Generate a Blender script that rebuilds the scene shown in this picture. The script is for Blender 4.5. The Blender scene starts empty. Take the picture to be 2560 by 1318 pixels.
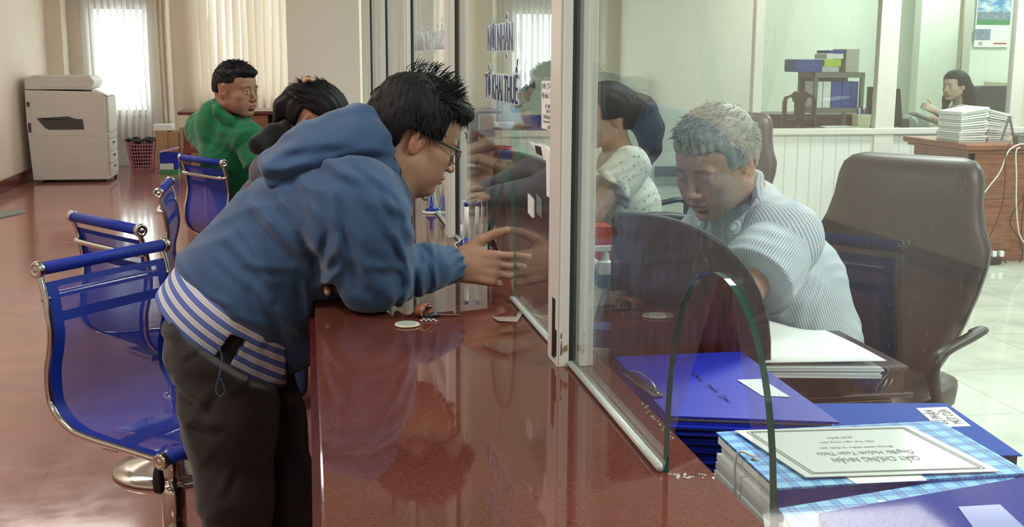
import bpy, bmesh, math, random
import numpy as np
from mathutils import Vector, Matrix, Euler
SC = bpy.context.scene
COL = SC.collection
rnd = random.Random(7)
# ------------------------------------------------------------------ camera
CW, CH, CF = 2560.0, 1318.0, 2880.0          # frame and focal length in pixels
CCX, CCY, HC = CW / 2, CH / 2, 1.38          # principal point, eye height in metres
_Y = np.array([764 - CCX, 139 - CCY, CF]); _Y /= np.linalg.norm(_Y)
_D = np.array([-80.0, (CF * CF + 80 * 516) / 520.0, CF]); _D /= np.linalg.norm(_D)
_Z = -_D
_X = np.cross(_Y, _Z)
def _ray(px, py):
    v = np.array([px - CCX, py - CCY, CF]); return np.array([v @ _X, v @ _Y, v @ _Z])
def at(px, py, y):                           # a point of the place seen at px, py at depth y
    r = _ray(px, py); p = r * (y / r[1]); return Vector((p[0], p[1], HC + p[2]))
def atx(px, py, x):
    r = _ray(px, py); p = r * (x / r[0]); return Vector((p[0], p[1], HC + p[2]))
def atz(px, py, z):
    r = _ray(px, py); p = r * ((z - HC) / r[2]); return Vector((p[0], p[1], HC + p[2]))
cam_d = bpy.data.cameras.new('camera'); cam = bpy.data.objects.new('camera', cam_d); COL.objects.link(cam)
cam_d.sensor_fit = 'HORIZONTAL'; cam_d.sensor_width = 36.0; cam_d.lens = CF / CW * 36.0
cam_d.clip_start = 0.05; cam_d.clip_end = 200
# rows of the world->camera matrix: camera right, up, back as world vectors
R = Matrix(((_X[0], _Y[0], _Z[0]), (-_X[1], -_Y[1], -_Z[1]), (-_X[2], -_Y[2], -_Z[2])))
cam.matrix_world = Matrix.Translation((0, 0, HC)) @ R.transposed().to_4x4()
SC.camera = cam
# ------------------------------------------------------------------ colour, world
SC.view_settings.view_transform = 'Standard'; SC.view_settings.look = 'None'
SC.view_settings.exposure = 0.0; SC.view_settings.gamma = 1.0; SC.view_settings.use_curve_mapping = False
SC.cycles.max_bounces = 10; SC.cycles.transparent_max_bounces = 24; SC.cycles.diffuse_bounces = 4
SC.cycles.glossy_bounces = 6; SC.cycles.caustics_reflective = False; SC.cycles.caustics_refractive = False
W = bpy.data.worlds.new('daylight'); SC.world = W; W.use_nodes = True
bg = W.node_tree.nodes['Background']; bg.inputs[0].default_value = (0.93, 0.97, 1.0, 1); bg.inputs[1].default_value = 6.5
def ceiling_light(name, x, y, z, sx, sy, power, color, label, group):
    """a recessed panel lamp: frame, diffuser and the lamp that shines from it"""
    t = thing(name, label, 'ceiling light', (x, y, z), group=group)
    m = M(); m.box((x, y, z - .012), (sx + .05, sy + .05, .024)); obj('housing', m, 'white_frame', t)
    m = M(); m.box((x, y, z - .027), (sx, sy, .006)); obj('diffuser', m, 'lamp_diffuser', t)
    l = bpy.data.lights.new('panel_lamp', 'AREA'); l.shape = 'RECTANGLE'; l.size = sx; l.size_y = sy
    l.energy = power; l.color = color
    o = bpy.data.objects.new('lamp', l); COL.objects.link(o); o.parent = t
    o.location = (0, 0, -.036)
    return t
# ------------------------------------------------------------------ materials
MATS = {}
def nodes(name):
    m = bpy.data.materials.new(name); m.use_nodes = True; MATS[name] = m
    nt = m.node_tree; b = nt.nodes['Principled BSDF']
    return m, nt, b
def srgb(c):
    if isinstance(c, str): c = tuple(int(c[i:i + 2], 16) / 255 for i in (0, 2, 4))
    return tuple((v / 12.92 if v <= .04045 else ((v + .055) / 1.055) ** 2.4) for v in c)
def N(nt, typ, **kw):
    n = nt.nodes.new(typ)
    for k, v in kw.items():
        if k in ('inp',):
            for a, b in v.items(): n.inputs[a].default_value = b
        else: setattr(n, k, v)
    return n
def pm(name, col, rough=.5, metal=0, spec=.5, noise=0, nscale=8, bump=0, bscale=200, coat=0, sub=0, sheen=0, emis=0, stretch=None):
    m, nt, b = nodes(name)
    c = srgb(col)
    b.inputs['Base Color'].default_value = (*c, 1); b.inputs['Roughness'].default_value = rough
    b.inputs['Metallic'].default_value = metal; b.inputs['Specular IOR Level'].default_value = spec
    if coat: b.inputs['Coat Weight'].default_value = coat; b.inputs['Coat Roughness'].default_value = .08
    if sheen: b.inputs['Sheen Weight'].default_value = sheen
    if sub: b.inputs['Subsurface Weight'].default_value = sub; b.inputs['Subsurface Radius'].default_value = (.02, .008, .004); b.inputs['Subsurface Scale'].default_value = .5
    if emis: b.inputs['Emission Color'].default_value = (*c, 1); b.inputs['Emission Strength'].default_value = emis
    if noise or bump:
        tc = N(nt, 'ShaderNodeTexCoord'); src = tc.outputs['Object']
        if stretch:
            mp = N(nt, 'ShaderNodeMapping'); mp.inputs['Scale'].default_value = stretch
            nt.links.new(src, mp.inputs[0]); src = mp.outputs[0]
    if noise:
        t = N(nt, 'ShaderNodeTexNoise', inp={'Scale': nscale, 'Detail': 5}); nt.links.new(src, t.inputs['Vector'])
        r = N(nt, 'ShaderNodeMapRange', inp={'From Min': .3, 'From Max': .7, 'To Min': 1 - noise, 'To Max': 1 + noise * .6})
        nt.links.new(t.outputs['Fac'], r.inputs['Value'])
        mx = N(nt, 'ShaderNodeVectorMath', operation='SCALE'); mx.inputs[0].default_value = c
        nt.links.new(r.outputs[0], mx.inputs['Scale']); nt.links.new(mx.outputs[0], b.inputs['Base Color'])
    if bump:
        t = N(nt, 'ShaderNodeTexNoise', inp={'Scale': bscale, 'Detail': 3}); nt.links.new(src, t.inputs['Vector'])
        bp = N(nt, 'ShaderNodeBump', inp={'Strength': bump, 'Distance': .002}); nt.links.new(t.outputs['Fac'], bp.inputs['Height'])
        nt.links.new(bp.outputs[0], b.inputs['Normal'])
    return m
def granite(name, c1, c2, c3, rough, joint=None, tile=.8, off=(0, 0), jc=(.3, .2, .18), spec=.5, nsc=150):
    """polished speckled stone; joint = width of tile joints"""
    m, nt, b = nodes(name); L = nt.links.new
    tc = N(nt, 'ShaderNodeTexCoord')
    v = N(nt, 'ShaderNodeTexVoronoi', inp={'Scale': 260}); L(tc.outputs['Object'], v.inputs['Vector'])
    n = N(nt, 'ShaderNodeTexNoise', inp={'Scale': nsc, 'Detail': 6, 'Roughness': .7}); L(tc.outputs['Object'], n.inputs['Vector'])
    r = N(nt, 'ShaderNodeValToRGB'); e = r.color_ramp.elements
    e[0].position = .33; e[0].color = (*srgb(c3), 1); e[1].position = .44; e[1].color = (*srgb(c1), 1)
    x = e.new(.56); x.color = (*srgb(c1), 1); x = e.new(.68); x.color = (*srgb(c2), 1)
    L(n.outputs['Fac'], r.inputs[0])
    n2 = N(nt, 'ShaderNodeTexNoise', inp={'Scale': 4, 'Detail': 4}); L(tc.outputs['Object'], n2.inputs['Vector'])
    mr = N(nt, 'ShaderNodeMapRange', inp={'From Min': .3, 'From Max': .7, 'To Min': .85, 'To Max': 1.12}); L(n2.outputs['Fac'], mr.inputs[0])
    vs = N(nt, 'ShaderNodeVectorMath', operation='SCALE'); L(r.outputs[0], vs.inputs[0]); L(mr.outputs[0], vs.inputs['Scale'])
    out = vs.outputs[0]
    if joint:
        mp = N(nt, 'ShaderNodeMapping'); mp.inputs['Location'].default_value = (off[0], off[1], 0); L(tc.outputs['Object'], mp.inputs[0])
        sx = N(nt, 'ShaderNodeSeparateXYZ'); L(mp.outputs[0], sx.inputs[0])
        masks = []
        for a in 'XY':
            d = N(nt, 'ShaderNodeMath', operation='DIVIDE'); L(sx.outputs[a], d.inputs[0]); d.inputs[1].default_value = tile
            f = N(nt, 'ShaderNodeMath', operation='FRACT'); L(d.outputs[0], f.inputs[0])
            l = N(nt, 'ShaderNodeMath', operation='LESS_THAN'); L(f.outputs[0], l.inputs[0]); l.inputs[1].default_value = joint / tile
            masks.append(l)
        mx = N(nt, 'ShaderNodeMath', operation='MAXIMUM'); L(masks[0].outputs[0], mx.inputs[0]); L(masks[1].outputs[0], mx.inputs[1])
        mc = N(nt, 'ShaderNodeMixRGB'); L(mx.outputs[0], mc.inputs[0]); L(out, mc.inputs[1]); mc.inputs[2].default_value = (*srgb(jc), 1)
        out = mc.outputs[0]
    L(out, b.inputs['Base Color'])
    n3 = N(nt, 'ShaderNodeTexNoise', inp={'Scale': 9, 'Detail': 6, 'Roughness': .65}); L(tc.outputs['Object'], n3.inputs['Vector'])
    m3 = N(nt, 'ShaderNodeMapRange', inp={'From Min': .35, 'From Max': .75, 'To Min': rough, 'To Max': rough * 1.9}); L(n3.outputs['Fac'], m3.inputs[0])
    L(m3.outputs[0], b.inputs['Roughness']); b.inputs['Specular IOR Level'].default_value = spec
    return m
def glass(name, tint, dust=.06, streak=True, refl=1.0):
    """thin pane: coloured see-through, Fresnel mirror and a film of dust"""
    m, nt, b = nodes(name); L = nt.links.new; nt.nodes.remove(b)
    out = nt.nodes['Material Output']
    tr = N(nt, 'ShaderNodeBsdfTransparent'); tr.inputs[0].default_value = (*tint, 1)
    gl = N(nt, 'ShaderNodeBsdfGlossy', inp={'Roughness': .0}); gl.inputs[0].default_value = (refl, refl, refl, 1)
    fr = N(nt, 'ShaderNodeFresnel', inp={'IOR': 1.5})
    # the same Fresnel from both faces of the pane
    lw = N(nt, 'ShaderNodeNewGeometry'); nb = N(nt, 'ShaderNodeVectorMath', operation='DOT_PRODUCT')
    L(lw.outputs['Normal'], nb.inputs[0]); L(lw.outputs['Incoming'], nb.inputs[1])
    ab = N(nt, 'ShaderNodeMath', operation='ABSOLUTE'); L(nb.outputs['Value'], ab.inputs[0])
    om = N(nt, 'ShaderNodeMath', operation='SUBTRACT'); om.inputs[0].default_value = 1; L(ab.outputs[0], om.inputs[1])
    pw = N(nt, 'ShaderNodeMath', operation='POWER'); L(om.outputs[0], pw.inputs[0]); pw.inputs[1].default_value = 5
    sc = N(nt, 'ShaderNodeMath', operation='MULTIPLY_ADD'); L(pw.outputs[0], sc.inputs[0]); sc.inputs[1].default_value = .96; sc.inputs[2].default_value = .04
    nt.nodes.remove(fr)
    mx = N(nt, 'ShaderNodeMixShader'); L(sc.outputs[0], mx.inputs[0]); L(tr.outputs[0], mx.inputs[1]); L(gl.outputs[0], mx.inputs[2])
    last = mx.outputs[0]
    if dust:
        df = N(nt, 'ShaderNodeBsdfDiffuse'); df.inputs[0].default_value = (.75, .8, .8, 1)
        tc = N(nt, 'ShaderNodeTexCoord'); mp = N(nt, 'ShaderNodeMapping'); mp.inputs['Scale'].default_value = (60, 60, 9); L(tc.outputs['Object'], mp.inputs[0])
        no = N(nt, 'ShaderNodeTexNoise', inp={'Scale': 1.6, 'Detail': 6, 'Roughness': .75}); L(mp.outputs[0], no.inputs['Vector'])
        r = N(nt, 'ShaderNodeMapRange', inp={'From Min': .56, 'From Max': .8, 'To Min': dust * .45, 'To Max': dust * 2.6}); L(no.outputs['Fac'], r.inputs[0])
        vo = N(nt, 'ShaderNodeTexVoronoi', inp={'Scale': 60}); L(tc.outputs['Object'], vo.inputs['Vector'])
        v2 = N(nt, 'ShaderNodeMapRange', inp={'From Min': .06, 'From Max': .10, 'To Min': dust * 3, 'To Max': 0}); L(vo.outputs['Distance'], v2.inputs[0])
        ad = N(nt, 'ShaderNodeMath', operation='ADD'); L(r.outputs[0], ad.inputs[0]); L(v2.outputs[0], ad.inputs[1])
        m2 = N(nt, 'ShaderNodeMixShader'); L(ad.outputs[0], m2.inputs[0]); L(last, m2.inputs[1]); L(df.outputs[0], m2.inputs[2]); last = m2.outputs[0]
    L(last, out.inputs[0])
    return m
def meshcloth(name, col, trans, rough=.45):
    """open weave net: threads with see-through holes"""
    m, nt, b = nodes(name); L = nt.links.new; out = nt.nodes['Material Output']
    b.inputs['Base Color'].default_value = (*srgb(col), 1); b.inputs['Roughness'].default_value = rough
    tr = N(nt, 'ShaderNodeBsdfTransparent'); mx = N(nt, 'ShaderNodeMixShader', inp={0: trans})
    L(b.outputs[0], mx.inputs[1]); L(tr.outputs[0], mx.inputs[2]); L(mx.outputs[0], out.inputs[0])
    return m
def attrmat(name, rough=.5, sub=0, sheen=0, bump=0, bscale=300, spec=.4, noise=0, nscale=60):
    m, nt, b = nodes(name); L = nt.links.new
    a = N(nt, 'ShaderNodeAttribute', attribute_name='Col')
    src = a.outputs['Color']
    tc = N(nt, 'ShaderNodeTexCoord')
    if noise:
        t = N(nt, 'ShaderNodeTexNoise', inp={'Scale': nscale, 'Detail': 4}); L(tc.outputs['Object'], t.inputs['Vector'])
        r = N(nt, 'ShaderNodeMapRange', inp={'From Min': .3, 'From Max': .7, 'To Min': 1 - noise, 'To Max': 1 + noise}); L(t.outputs['Fac'], r.inputs['Value'])
        mx = N(nt, 'ShaderNodeVectorMath', operation='SCALE'); L(src, mx.inputs[0]); L(r.outputs[0], mx.inputs['Scale']); src = mx.outputs[0]
    L(src, b.inputs['Base Color'])
    b.inputs['Roughness'].default_value = rough; b.inputs['Specular IOR Level'].default_value = spec
    if sub: b.inputs['Subsurface Weight'].default_value = sub; b.inputs['Subsurface Radius'].default_value = (.012, .005, .003); b.inputs['Subsurface Scale'].default_value = .6
    if sheen: b.inputs['Sheen Weight'].default_value = sheen
    if bump:
        t = N(nt, 'ShaderNodeTexNoise', inp={'Scale': bscale, 'Detail': 3}); L(tc.outputs['Object'], t.inputs['Vector'])
        bp = N(nt, 'ShaderNodeBump', inp={'Strength': bump, 'Distance': .001}); L(t.outputs['Fac'], bp.inputs['Height']); L(bp.outputs[0], b.inputs['Normal'])
    return m
def stripemat(name, base, bands, period, rough=.7):
    """woven stripes across the cloth's own coordinate (attribute 'st', metres); bands = [(from, to, colour)] as fractions of the period"""
    m, nt, b = nodes(name); L = nt.links.new
    a = N(nt, 'ShaderNodeAttribute', attribute_name='st')
    d = N(nt, 'ShaderNodeMath', operation='DIVIDE'); L(a.outputs['Fac'], d.inputs[0]); d.inputs[1].default_value = period
    f = N(nt, 'ShaderNodeMath', operation='FRACT'); L(d.outputs[0], f.inputs[0])
    r = N(nt, 'ShaderNodeValToRGB'); r.color_ramp.interpolation = 'CONSTANT'; e = r.color_ramp.elements
    e[0].position = 0; e[0].color = (*srgb(bands[0][1]), 1); e[1].position = .9999; e[1].color = (*srgb(base), 1)
    for lo, c in bands[1:] + [(bands[-1][2], base)] if len(bands[-1]) == 3 else bands[1:]:
        x = e.new(lo); x.color = (*srgb(c), 1)
    L(f.outputs[0], r.inputs[0]); L(r.outputs[0], b.inputs['Base Color']); b.inputs['Roughness'].default_value = rough
    return m
def leather(name, col, rough=.42):
    return pm(name, col, rough, bump=.10, bscale=260, noise=.06, nscale=30)
def wood(name, c1, c2, rough=.35, scale=(3, 3, 30), coat=.2):
    m, nt, b = nodes(name); L = nt.links.new
    tc = N(nt, 'ShaderNodeTexCoord'); mp = N(nt, 'ShaderNodeMapping'); mp.inputs['Scale'].default_value = scale; L(tc.outputs['Object'], mp.inputs[0])
    n = N(nt, 'ShaderNodeTexNoise', inp={'Scale': 3, 'Detail': 8, 'Distortion': .6}); L(mp.outputs[0], n.inputs['Vector'])
    r = N(nt, 'ShaderNodeValToRGB'); e = r.color_ramp.elements
    e[0].position = .35; e[0].color = (*srgb(c1), 1); e[1].position = .65; e[1].color = (*srgb(c2), 1)
    L(n.outputs['Fac'], r.inputs[0]); L(r.outputs[0], b.inputs['Base Color']); b.inputs['Roughness'].default_value = rough
    b.inputs['Coat Weight'].default_value = coat; b.inputs['Coat Roughness'].default_value = .15
    return m
# ------------------------------------------------------------------ mesh builder
class M:
    def __init__(s): s.v = []; s.f = []; s.m = []; s.mi = 0
    def add(s, vs, fs):
        b = len(s.v); s.v += [Vector(v) for v in vs]; s.f += [tuple(i + b for i in f) for f in fs]; s.m += [s.mi] * len(fs); return s
    def box(s, c, d, rot=None):
        c = Vector(c); h = [x / 2 for x in d]
        vs = [Vector((sx * h[0], sy * h[1], sz * h[2])) for sx in (-1, 1) for sy in (-1, 1) for sz in (-1, 1)]
        if rot is not None:
            if not isinstance(rot, Matrix): rot = Euler(rot).to_matrix()
            vs = [rot @ v for v in vs]
        return s.add([c + v for v in vs], [(0, 1, 3, 2), (4, 6, 7, 5), (0, 4, 5, 1), (2, 3, 7, 6), (0, 2, 6, 4), (1, 5, 7, 3)])
    def b2(s, lo, hi):
        return s.box([(a + b) / 2 for a, b in zip(lo, hi)], [abs(b - a) for a, b in zip(lo, hi)])
    def prism(s, pts, ext):          # polygon extruded by a vector
        n = len(pts); e = Vector(ext); a = [Vector(p) for p in pts]
        return s.add(a + [p + e for p in a], [tuple(range(n))[::-1], tuple(range(n, 2 * n))] + [(i, (i + 1) % n, n + (i + 1) % n, n + i) for i in range(n)])
    def tube(s, path, r, seg=10, cap=True, flat=None):
        path = [Vector(p) for p in path]; n = len(path)
        rs = r if isinstance(r, (list, tuple)) else [r] * n
        vs = []; fs = []; up = None
        for i, p in enumerate(path):
            d = (path[min(i + 1, n - 1)] - path[max(i - 1, 0)])
            d = d.normalized() if d.length > 1e-9 else Vector((0, 0, 1))
            if up is None:
                up = Vector((0, 0, 1)) if abs(d.z) < .9 else Vector((1, 0, 0))
            a = d.cross(up)
            a = a.normalized() if a.length > 1e-6 else Vector((1, 0, 0)); bb = a.cross(d).normalized(); up = bb
            fa, fb = flat or (1, 1)
            for k in range(seg):
                t = 2 * math.pi * k / seg
                vs.append(p + (a * math.cos(t) * fa + bb * math.sin(t) * fb) * rs[i])
        for i in range(n - 1):
            for k in range(seg):
                k2 = (k + 1) % seg
                fs.append((i * seg + k, i * seg + k2, (i + 1) * seg + k2, (i + 1) * seg + k))
        if cap: fs += [tuple(range(seg))[::-1], tuple(range((n - 1) * seg, n * seg))]
        return s.add(vs, fs)
    def lathe(s, c, prof, seg=28, mat=None):     # profile (r, z)
        c = Vector(c); vs = []; fs = []; n = len(prof)
        for r, z in prof:
            for k in range(seg):
                t = 2 * math.pi * k / seg; v = Vector((r * math.cos(t), r * math.sin(t), z))
                if mat is not None: v = mat @ v
                vs.append(c + v)
        for i in range(n - 1):
            for k in range(seg):
                k2 = (k + 1) % seg; fs.append((i * seg + k, i * seg + k2, (i + 1) * seg + k2, (i + 1) * seg + k))
        fs += [tuple(range(seg))[::-1], tuple(range((n - 1) * seg, n * seg))]
        return s.add(vs, fs)
    def grid(s, rows, thick=0):                  # rows of points -> sheet
        nr, nc = len(rows), len(rows[0]); b = [Vector(p) for r in rows for p in r]
        fs = [(i * nc + j, i * nc + j + 1, (i + 1) * nc + j + 1, (i + 1) * nc + j) for i in range(nr - 1) for j in range(nc - 1)]
        return s.add(b, fs)
def link(o, parent=None):
    COL.objects.link(o)
    if parent is not None:
        o.parent = parent
    return o
def wloc(t):
    return Vector(t.location) + (wloc(t.parent) if t.parent else Vector((0, 0, 0)))
def obj(name, m, mat, parent=None, smooth=False, bevel=0, label=None, cat=None, group=None, kind=None, origin=None, subsurf=0, solid=0, local=False):
    me = bpy.data.meshes.new(name)
    o0 = Vector((0, 0, 0))
    if parent is not None and not local: o0 = wloc(parent)
    elif origin is not None: o0 = Vector(origin)
    me.from_pydata([tuple(v - o0) for v in m.v], [], m.f)
    for k in (mat if isinstance(mat, (list, tuple)) else [mat]): me.materials.append(MATS[k])
    me.polygons.foreach_set('material_index', m.m)
    if smooth: me.shade_smooth()
    me.update()
    o = bpy.data.objects.new(name, me); link(o, parent)
    if parent is None and origin is not None: o.location = o0
    if bevel:
        b = o.modifiers.new('bevel', 'BEVEL'); b.width = bevel; b.segments = 2; b.limit_method = 'ANGLE'; b.angle_limit = .6
    if solid:
        b = o.modifiers.new('solid', 'SOLIDIFY'); b.thickness = solid; b.offset = 0
    if subsurf:
        b = o.modifiers.new('sub', 'SUBSURF'); b.levels = subsurf; b.render_levels = subsurf
    if smooth == 'auto' :
        pass
    tag(o, label, cat, group, kind)
    return o
def tag(o, label=None, cat=None, group=None, kind=None):
    if label: o['label'] = label
    if cat: o['category'] = cat
    if group: o['group'] = group
    if kind: o['kind'] = kind
    return o
def thing(name, label, cat, loc=(0, 0, 0), rotz=0, group=None):
    o = bpy.data.objects.new(name, None); COL.objects.link(o); o.empty_display_size = .05
    o.location = loc; o.rotation_euler = (0, 0, rotz)
    return tag(o, label, cat, group)
def struct(name, m, mat, **k): return obj(name, m, mat, kind='structure', **k)
def dup(root, loc, rotz, label=None, group=None):
    r = root.copy(); COL.objects.link(r); r.location = loc; r.rotation_euler = (0, 0, rotz)
    if label: r['label'] = label
    if group: r['group'] = group
    def kids(a, b):
        for ch in list(a.children):
            c = ch.copy(); COL.objects.link(c); c.parent = b; kids(ch, c)
    kids(root, r)
    return r
def text(name, s, mat, parent, origin, ux, uy, size, width=None, depth=.0004, offset=0, align='LEFT', lift=0, bold=0):
    """flat lettering as real mesh: ux = reading direction, uy = up direction"""
    cu = bpy.data.curves.new(name, 'FONT'); cu.body = s; cu.size = size; cu.extrude = depth; cu.offset = offset + bold; cu.align_x = align
    to = bpy.data.objects.new(name, cu); COL.objects.link(to)
    dg = bpy.context.evaluated_depsgraph_get(); me = bpy.data.meshes.new_from_object(to.evaluated_get(dg))
    COL.objects.unlink(to); bpy.data.objects.remove(to)
    ux = Vector(ux).normalized(); uy = Vector(uy); uy = (uy - ux * uy.dot(ux)).normalized(); uz = ux.cross(uy)
    xs = [v.co.x for v in me.vertices] or [0]
    k = 1.0
    if width: k = width / max(max(xs) - min(xs), 1e-6)
    o0 = wloc(parent) if parent else Vector((0, 0, 0))
    for v in me.vertices:
        v.co = Vector(origin) - o0 + ux * v.co.x * k + uy * v.co.y + uz * (v.co.z + lift)
    me.materials.clear(); me.materials.append(MATS[mat])
    o = bpy.data.objects.new(name, me); link(o, parent); return o
# ------------------------------------------------------------------ signed distance modelling (bodies, clothes)
class S:
    """smooth union of tapered limbs and ellipsoids, meshed as one continuous surface"""
    def __init__(s): s.p = []
    def rc(s, a, b, ra, rb=None, k=.02, op='u', flat=None):
        a = np.array(a, float); b = np.array(b, float); rb = ra if rb is None else rb
        ab = b - a; L2 = max(ab @ ab, 1e-12)
        if flat is not None: ax = np.array(flat[0], float); ax /= np.linalg.norm(ax); fs = flat[1]
        def f(P):
            Q = P - a
            if flat is not None: Q = Q + np.outer(Q @ ax * (fs - 1), ax); A = ab + ax * (ab @ ax) * (fs - 1); l2 = max(A @ A, 1e-12)
            else: A = ab; l2 = L2
            h = np.clip(Q @ A / l2, 0, 1)
            return (np.linalg.norm(Q - h[:, None] * A, axis=1) - (ra + (rb - ra) * h)) / (1 if flat is None else max(1, fs) ** .5)
        s.p.append((f, k, op)); return s
    def chain(s, pts, rs, k=.02, **kw):
        for i in range(len(pts) - 1): s.rc(pts[i], pts[i + 1], rs[i], rs[i + 1], k=k, **kw)
        return s
    def el(s, c, r, R=None, k=.02, op='u'):
        c = np.array(c, float); r = np.array(r, float); Rm = None if R is None else np.array(R, float)
        def f(P):
            q = P - c
            if Rm is not None: q = q @ Rm            # columns of R are the ellipsoid axes
            k0 = np.linalg.norm(q / r, axis=1); k1 = np.linalg.norm(q / (r * r), axis=1)
            return np.where(k1 > 1e-9, k0 * (k0 - 1) / np.maximum(k1, 1e-9), -r.min())
        s.p.append((f, k, op)); return s
    def bx(s, c, h, R=None, rd=.005, k=.01, op='u'):
        c = np.array(c, float); h = np.array(h, float) - rd; Rm = None if R is None else np.array(R, float)
        def f(P):
            q = P - c
            if Rm is not None: q = q @ Rm
            q = np.abs(q) - h
            return np.linalg.norm(np.maximum(q, 0), axis=1) + np.minimum(q.max(1), 0) - rd
        s.p.append((f, k, op)); return s
    def cut(s, p, n, k=.004):                        # removes the side the normal points to
        p = np.array(p, float); n = np.array(n, float); n /= np.linalg.norm(n)
        s.p.append((lambda P: -((P - p) @ n), k, 's')); return s
    def ev(s, P, sel=None):
        d = np.full(len(P), 10.0)
        for i, (f, k, op) in enumerate(s.p):
            if sel is not None and not sel[i]: continue
            e = f(P)
            if op == 'u':
                h = np.maximum(k - np.abs(d - e), 0) / k; d = np.minimum(d, e) - h * h * k * .25
            else:
                h = np.maximum(k - np.abs(d + e), 0) / k; d = np.maximum(d, -e) + h * h * k * .25
        return d
    def mesh(s, lo, hi, vx, disp=None, dmax=.012):
        B = 14; lo = np.array(lo, float); hi = np.array(hi, float)
        nb = np.ceil((hi - lo) / (vx * B)).astype(int)
        idx = np.stack(np.meshgrid(*[np.arange(n) for n in nb], indexing='ij'), -1).reshape(-1, 3)
        cen = lo + (idx + .5) * B * vx; rad = B * vx * .5 * 1.7321
        ds = np.stack([f(cen) for f, k, op in s.p])
        dd = s.ev(cen)
        act = np.abs(dd) < rad * 1.5 + dmax + .01
        g = np.stack(np.meshgrid(*[np.arange(B + 1)] * 3, indexing='ij'), -1).reshape(-1, 3)
        big = nb * B + 2; VI = []; VP = []; Q = []
        key = lambda I: (I[:, 0] * big[1] + I[:, 1]) * big[2] + I[:, 2]
        umin = np.where(np.array([op == 'u' for _, _, op in s.p])[:, None], ds, 99).min(0)
        for bi in np.nonzero(act)[0]:
            o = idx[bi] * B
            sel = [(ds[i, bi] < umin[bi] + 2.6 * rad + k + .02) if op == 'u' else (ds[i, bi] < 1.6 * rad + k + .02) for i, (f, k, op) in enumerate(s.p)]
            P = lo + (o + g) * vx
            d = s.ev(P, sel)
            if disp is not None: d = d - disp(P)
            D = d.reshape(B + 1, B + 1, B + 1); sg = D < 0
            if sg.all() or not sg.any(): continue
            c = sum(sg[i:B + i, j:B + j, k:B + k].astype(int) for i in (0, 1) for j in (0, 1) for k in (0, 1))
            ci = np.argwhere((c > 0) & (c < 8))
            acc = np.zeros((len(ci), 3)); cnt = np.zeros(len(ci))
            corners = [(i, j, k) for i in (0, 1) for j in (0, 1) for k in (0, 1)]
            for ca in corners:
                for ax in range(3):
                    if ca[ax]: continue
                    cb = list(ca); cb[ax] = 1
                    A = ci + ca; Bb = ci + cb
                    da = D[A[:, 0], A[:, 1], A[:, 2]]; db = D[Bb[:, 0], Bb[:, 1], Bb[:, 2]]
                    mk = (da < 0) != (db < 0)
                    t = np.where(mk, da / np.where(np.abs(da - db) < 1e-12, 1, da - db), 0)
                    pt = np.array(ca, float) + 0 * acc; pt[:, ax] = t
                    acc += np.where(mk[:, None], pt, 0); cnt += mk
            VI.append(key(o + ci)); VP.append(lo + (o + ci + acc / cnt[:, None]) * vx)
            for ax in range(3):
                sl = [slice(0, B)] * 3; s2 = list(sl); s2[ax] = slice(1, B + 1)
                a = sg[tuple(sl)]; b = sg[tuple(s2)]
                e = np.argwhere(a != b)
                if not len(e): continue
                fl = a[e[:, 0], e[:, 1], e[:, 2]]
                u, v = [(1, 2), (2, 0), (0, 1)][ax]
                E = e + o; U = np.zeros(3, int); U[u] = 1; Vv = np.zeros(3, int); Vv[v] = 1
                q = np.stack([key(E - U - Vv), key(E - Vv), key(E), key(E - U)], 1)
                q[~fl] = q[~fl][:, ::-1]; Q.append(q)
        VI = np.concatenate(VI); VP = np.concatenate(VP); Q = np.concatenate(Q)
        VI, ui = np.unique(VI, return_index=True); VP = VP[ui]
        p = np.searchsorted(VI, Q); p = np.minimum(p, len(VI) - 1); ok = (VI[p] == Q).all(1)
        return VP, p[ok]
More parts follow.
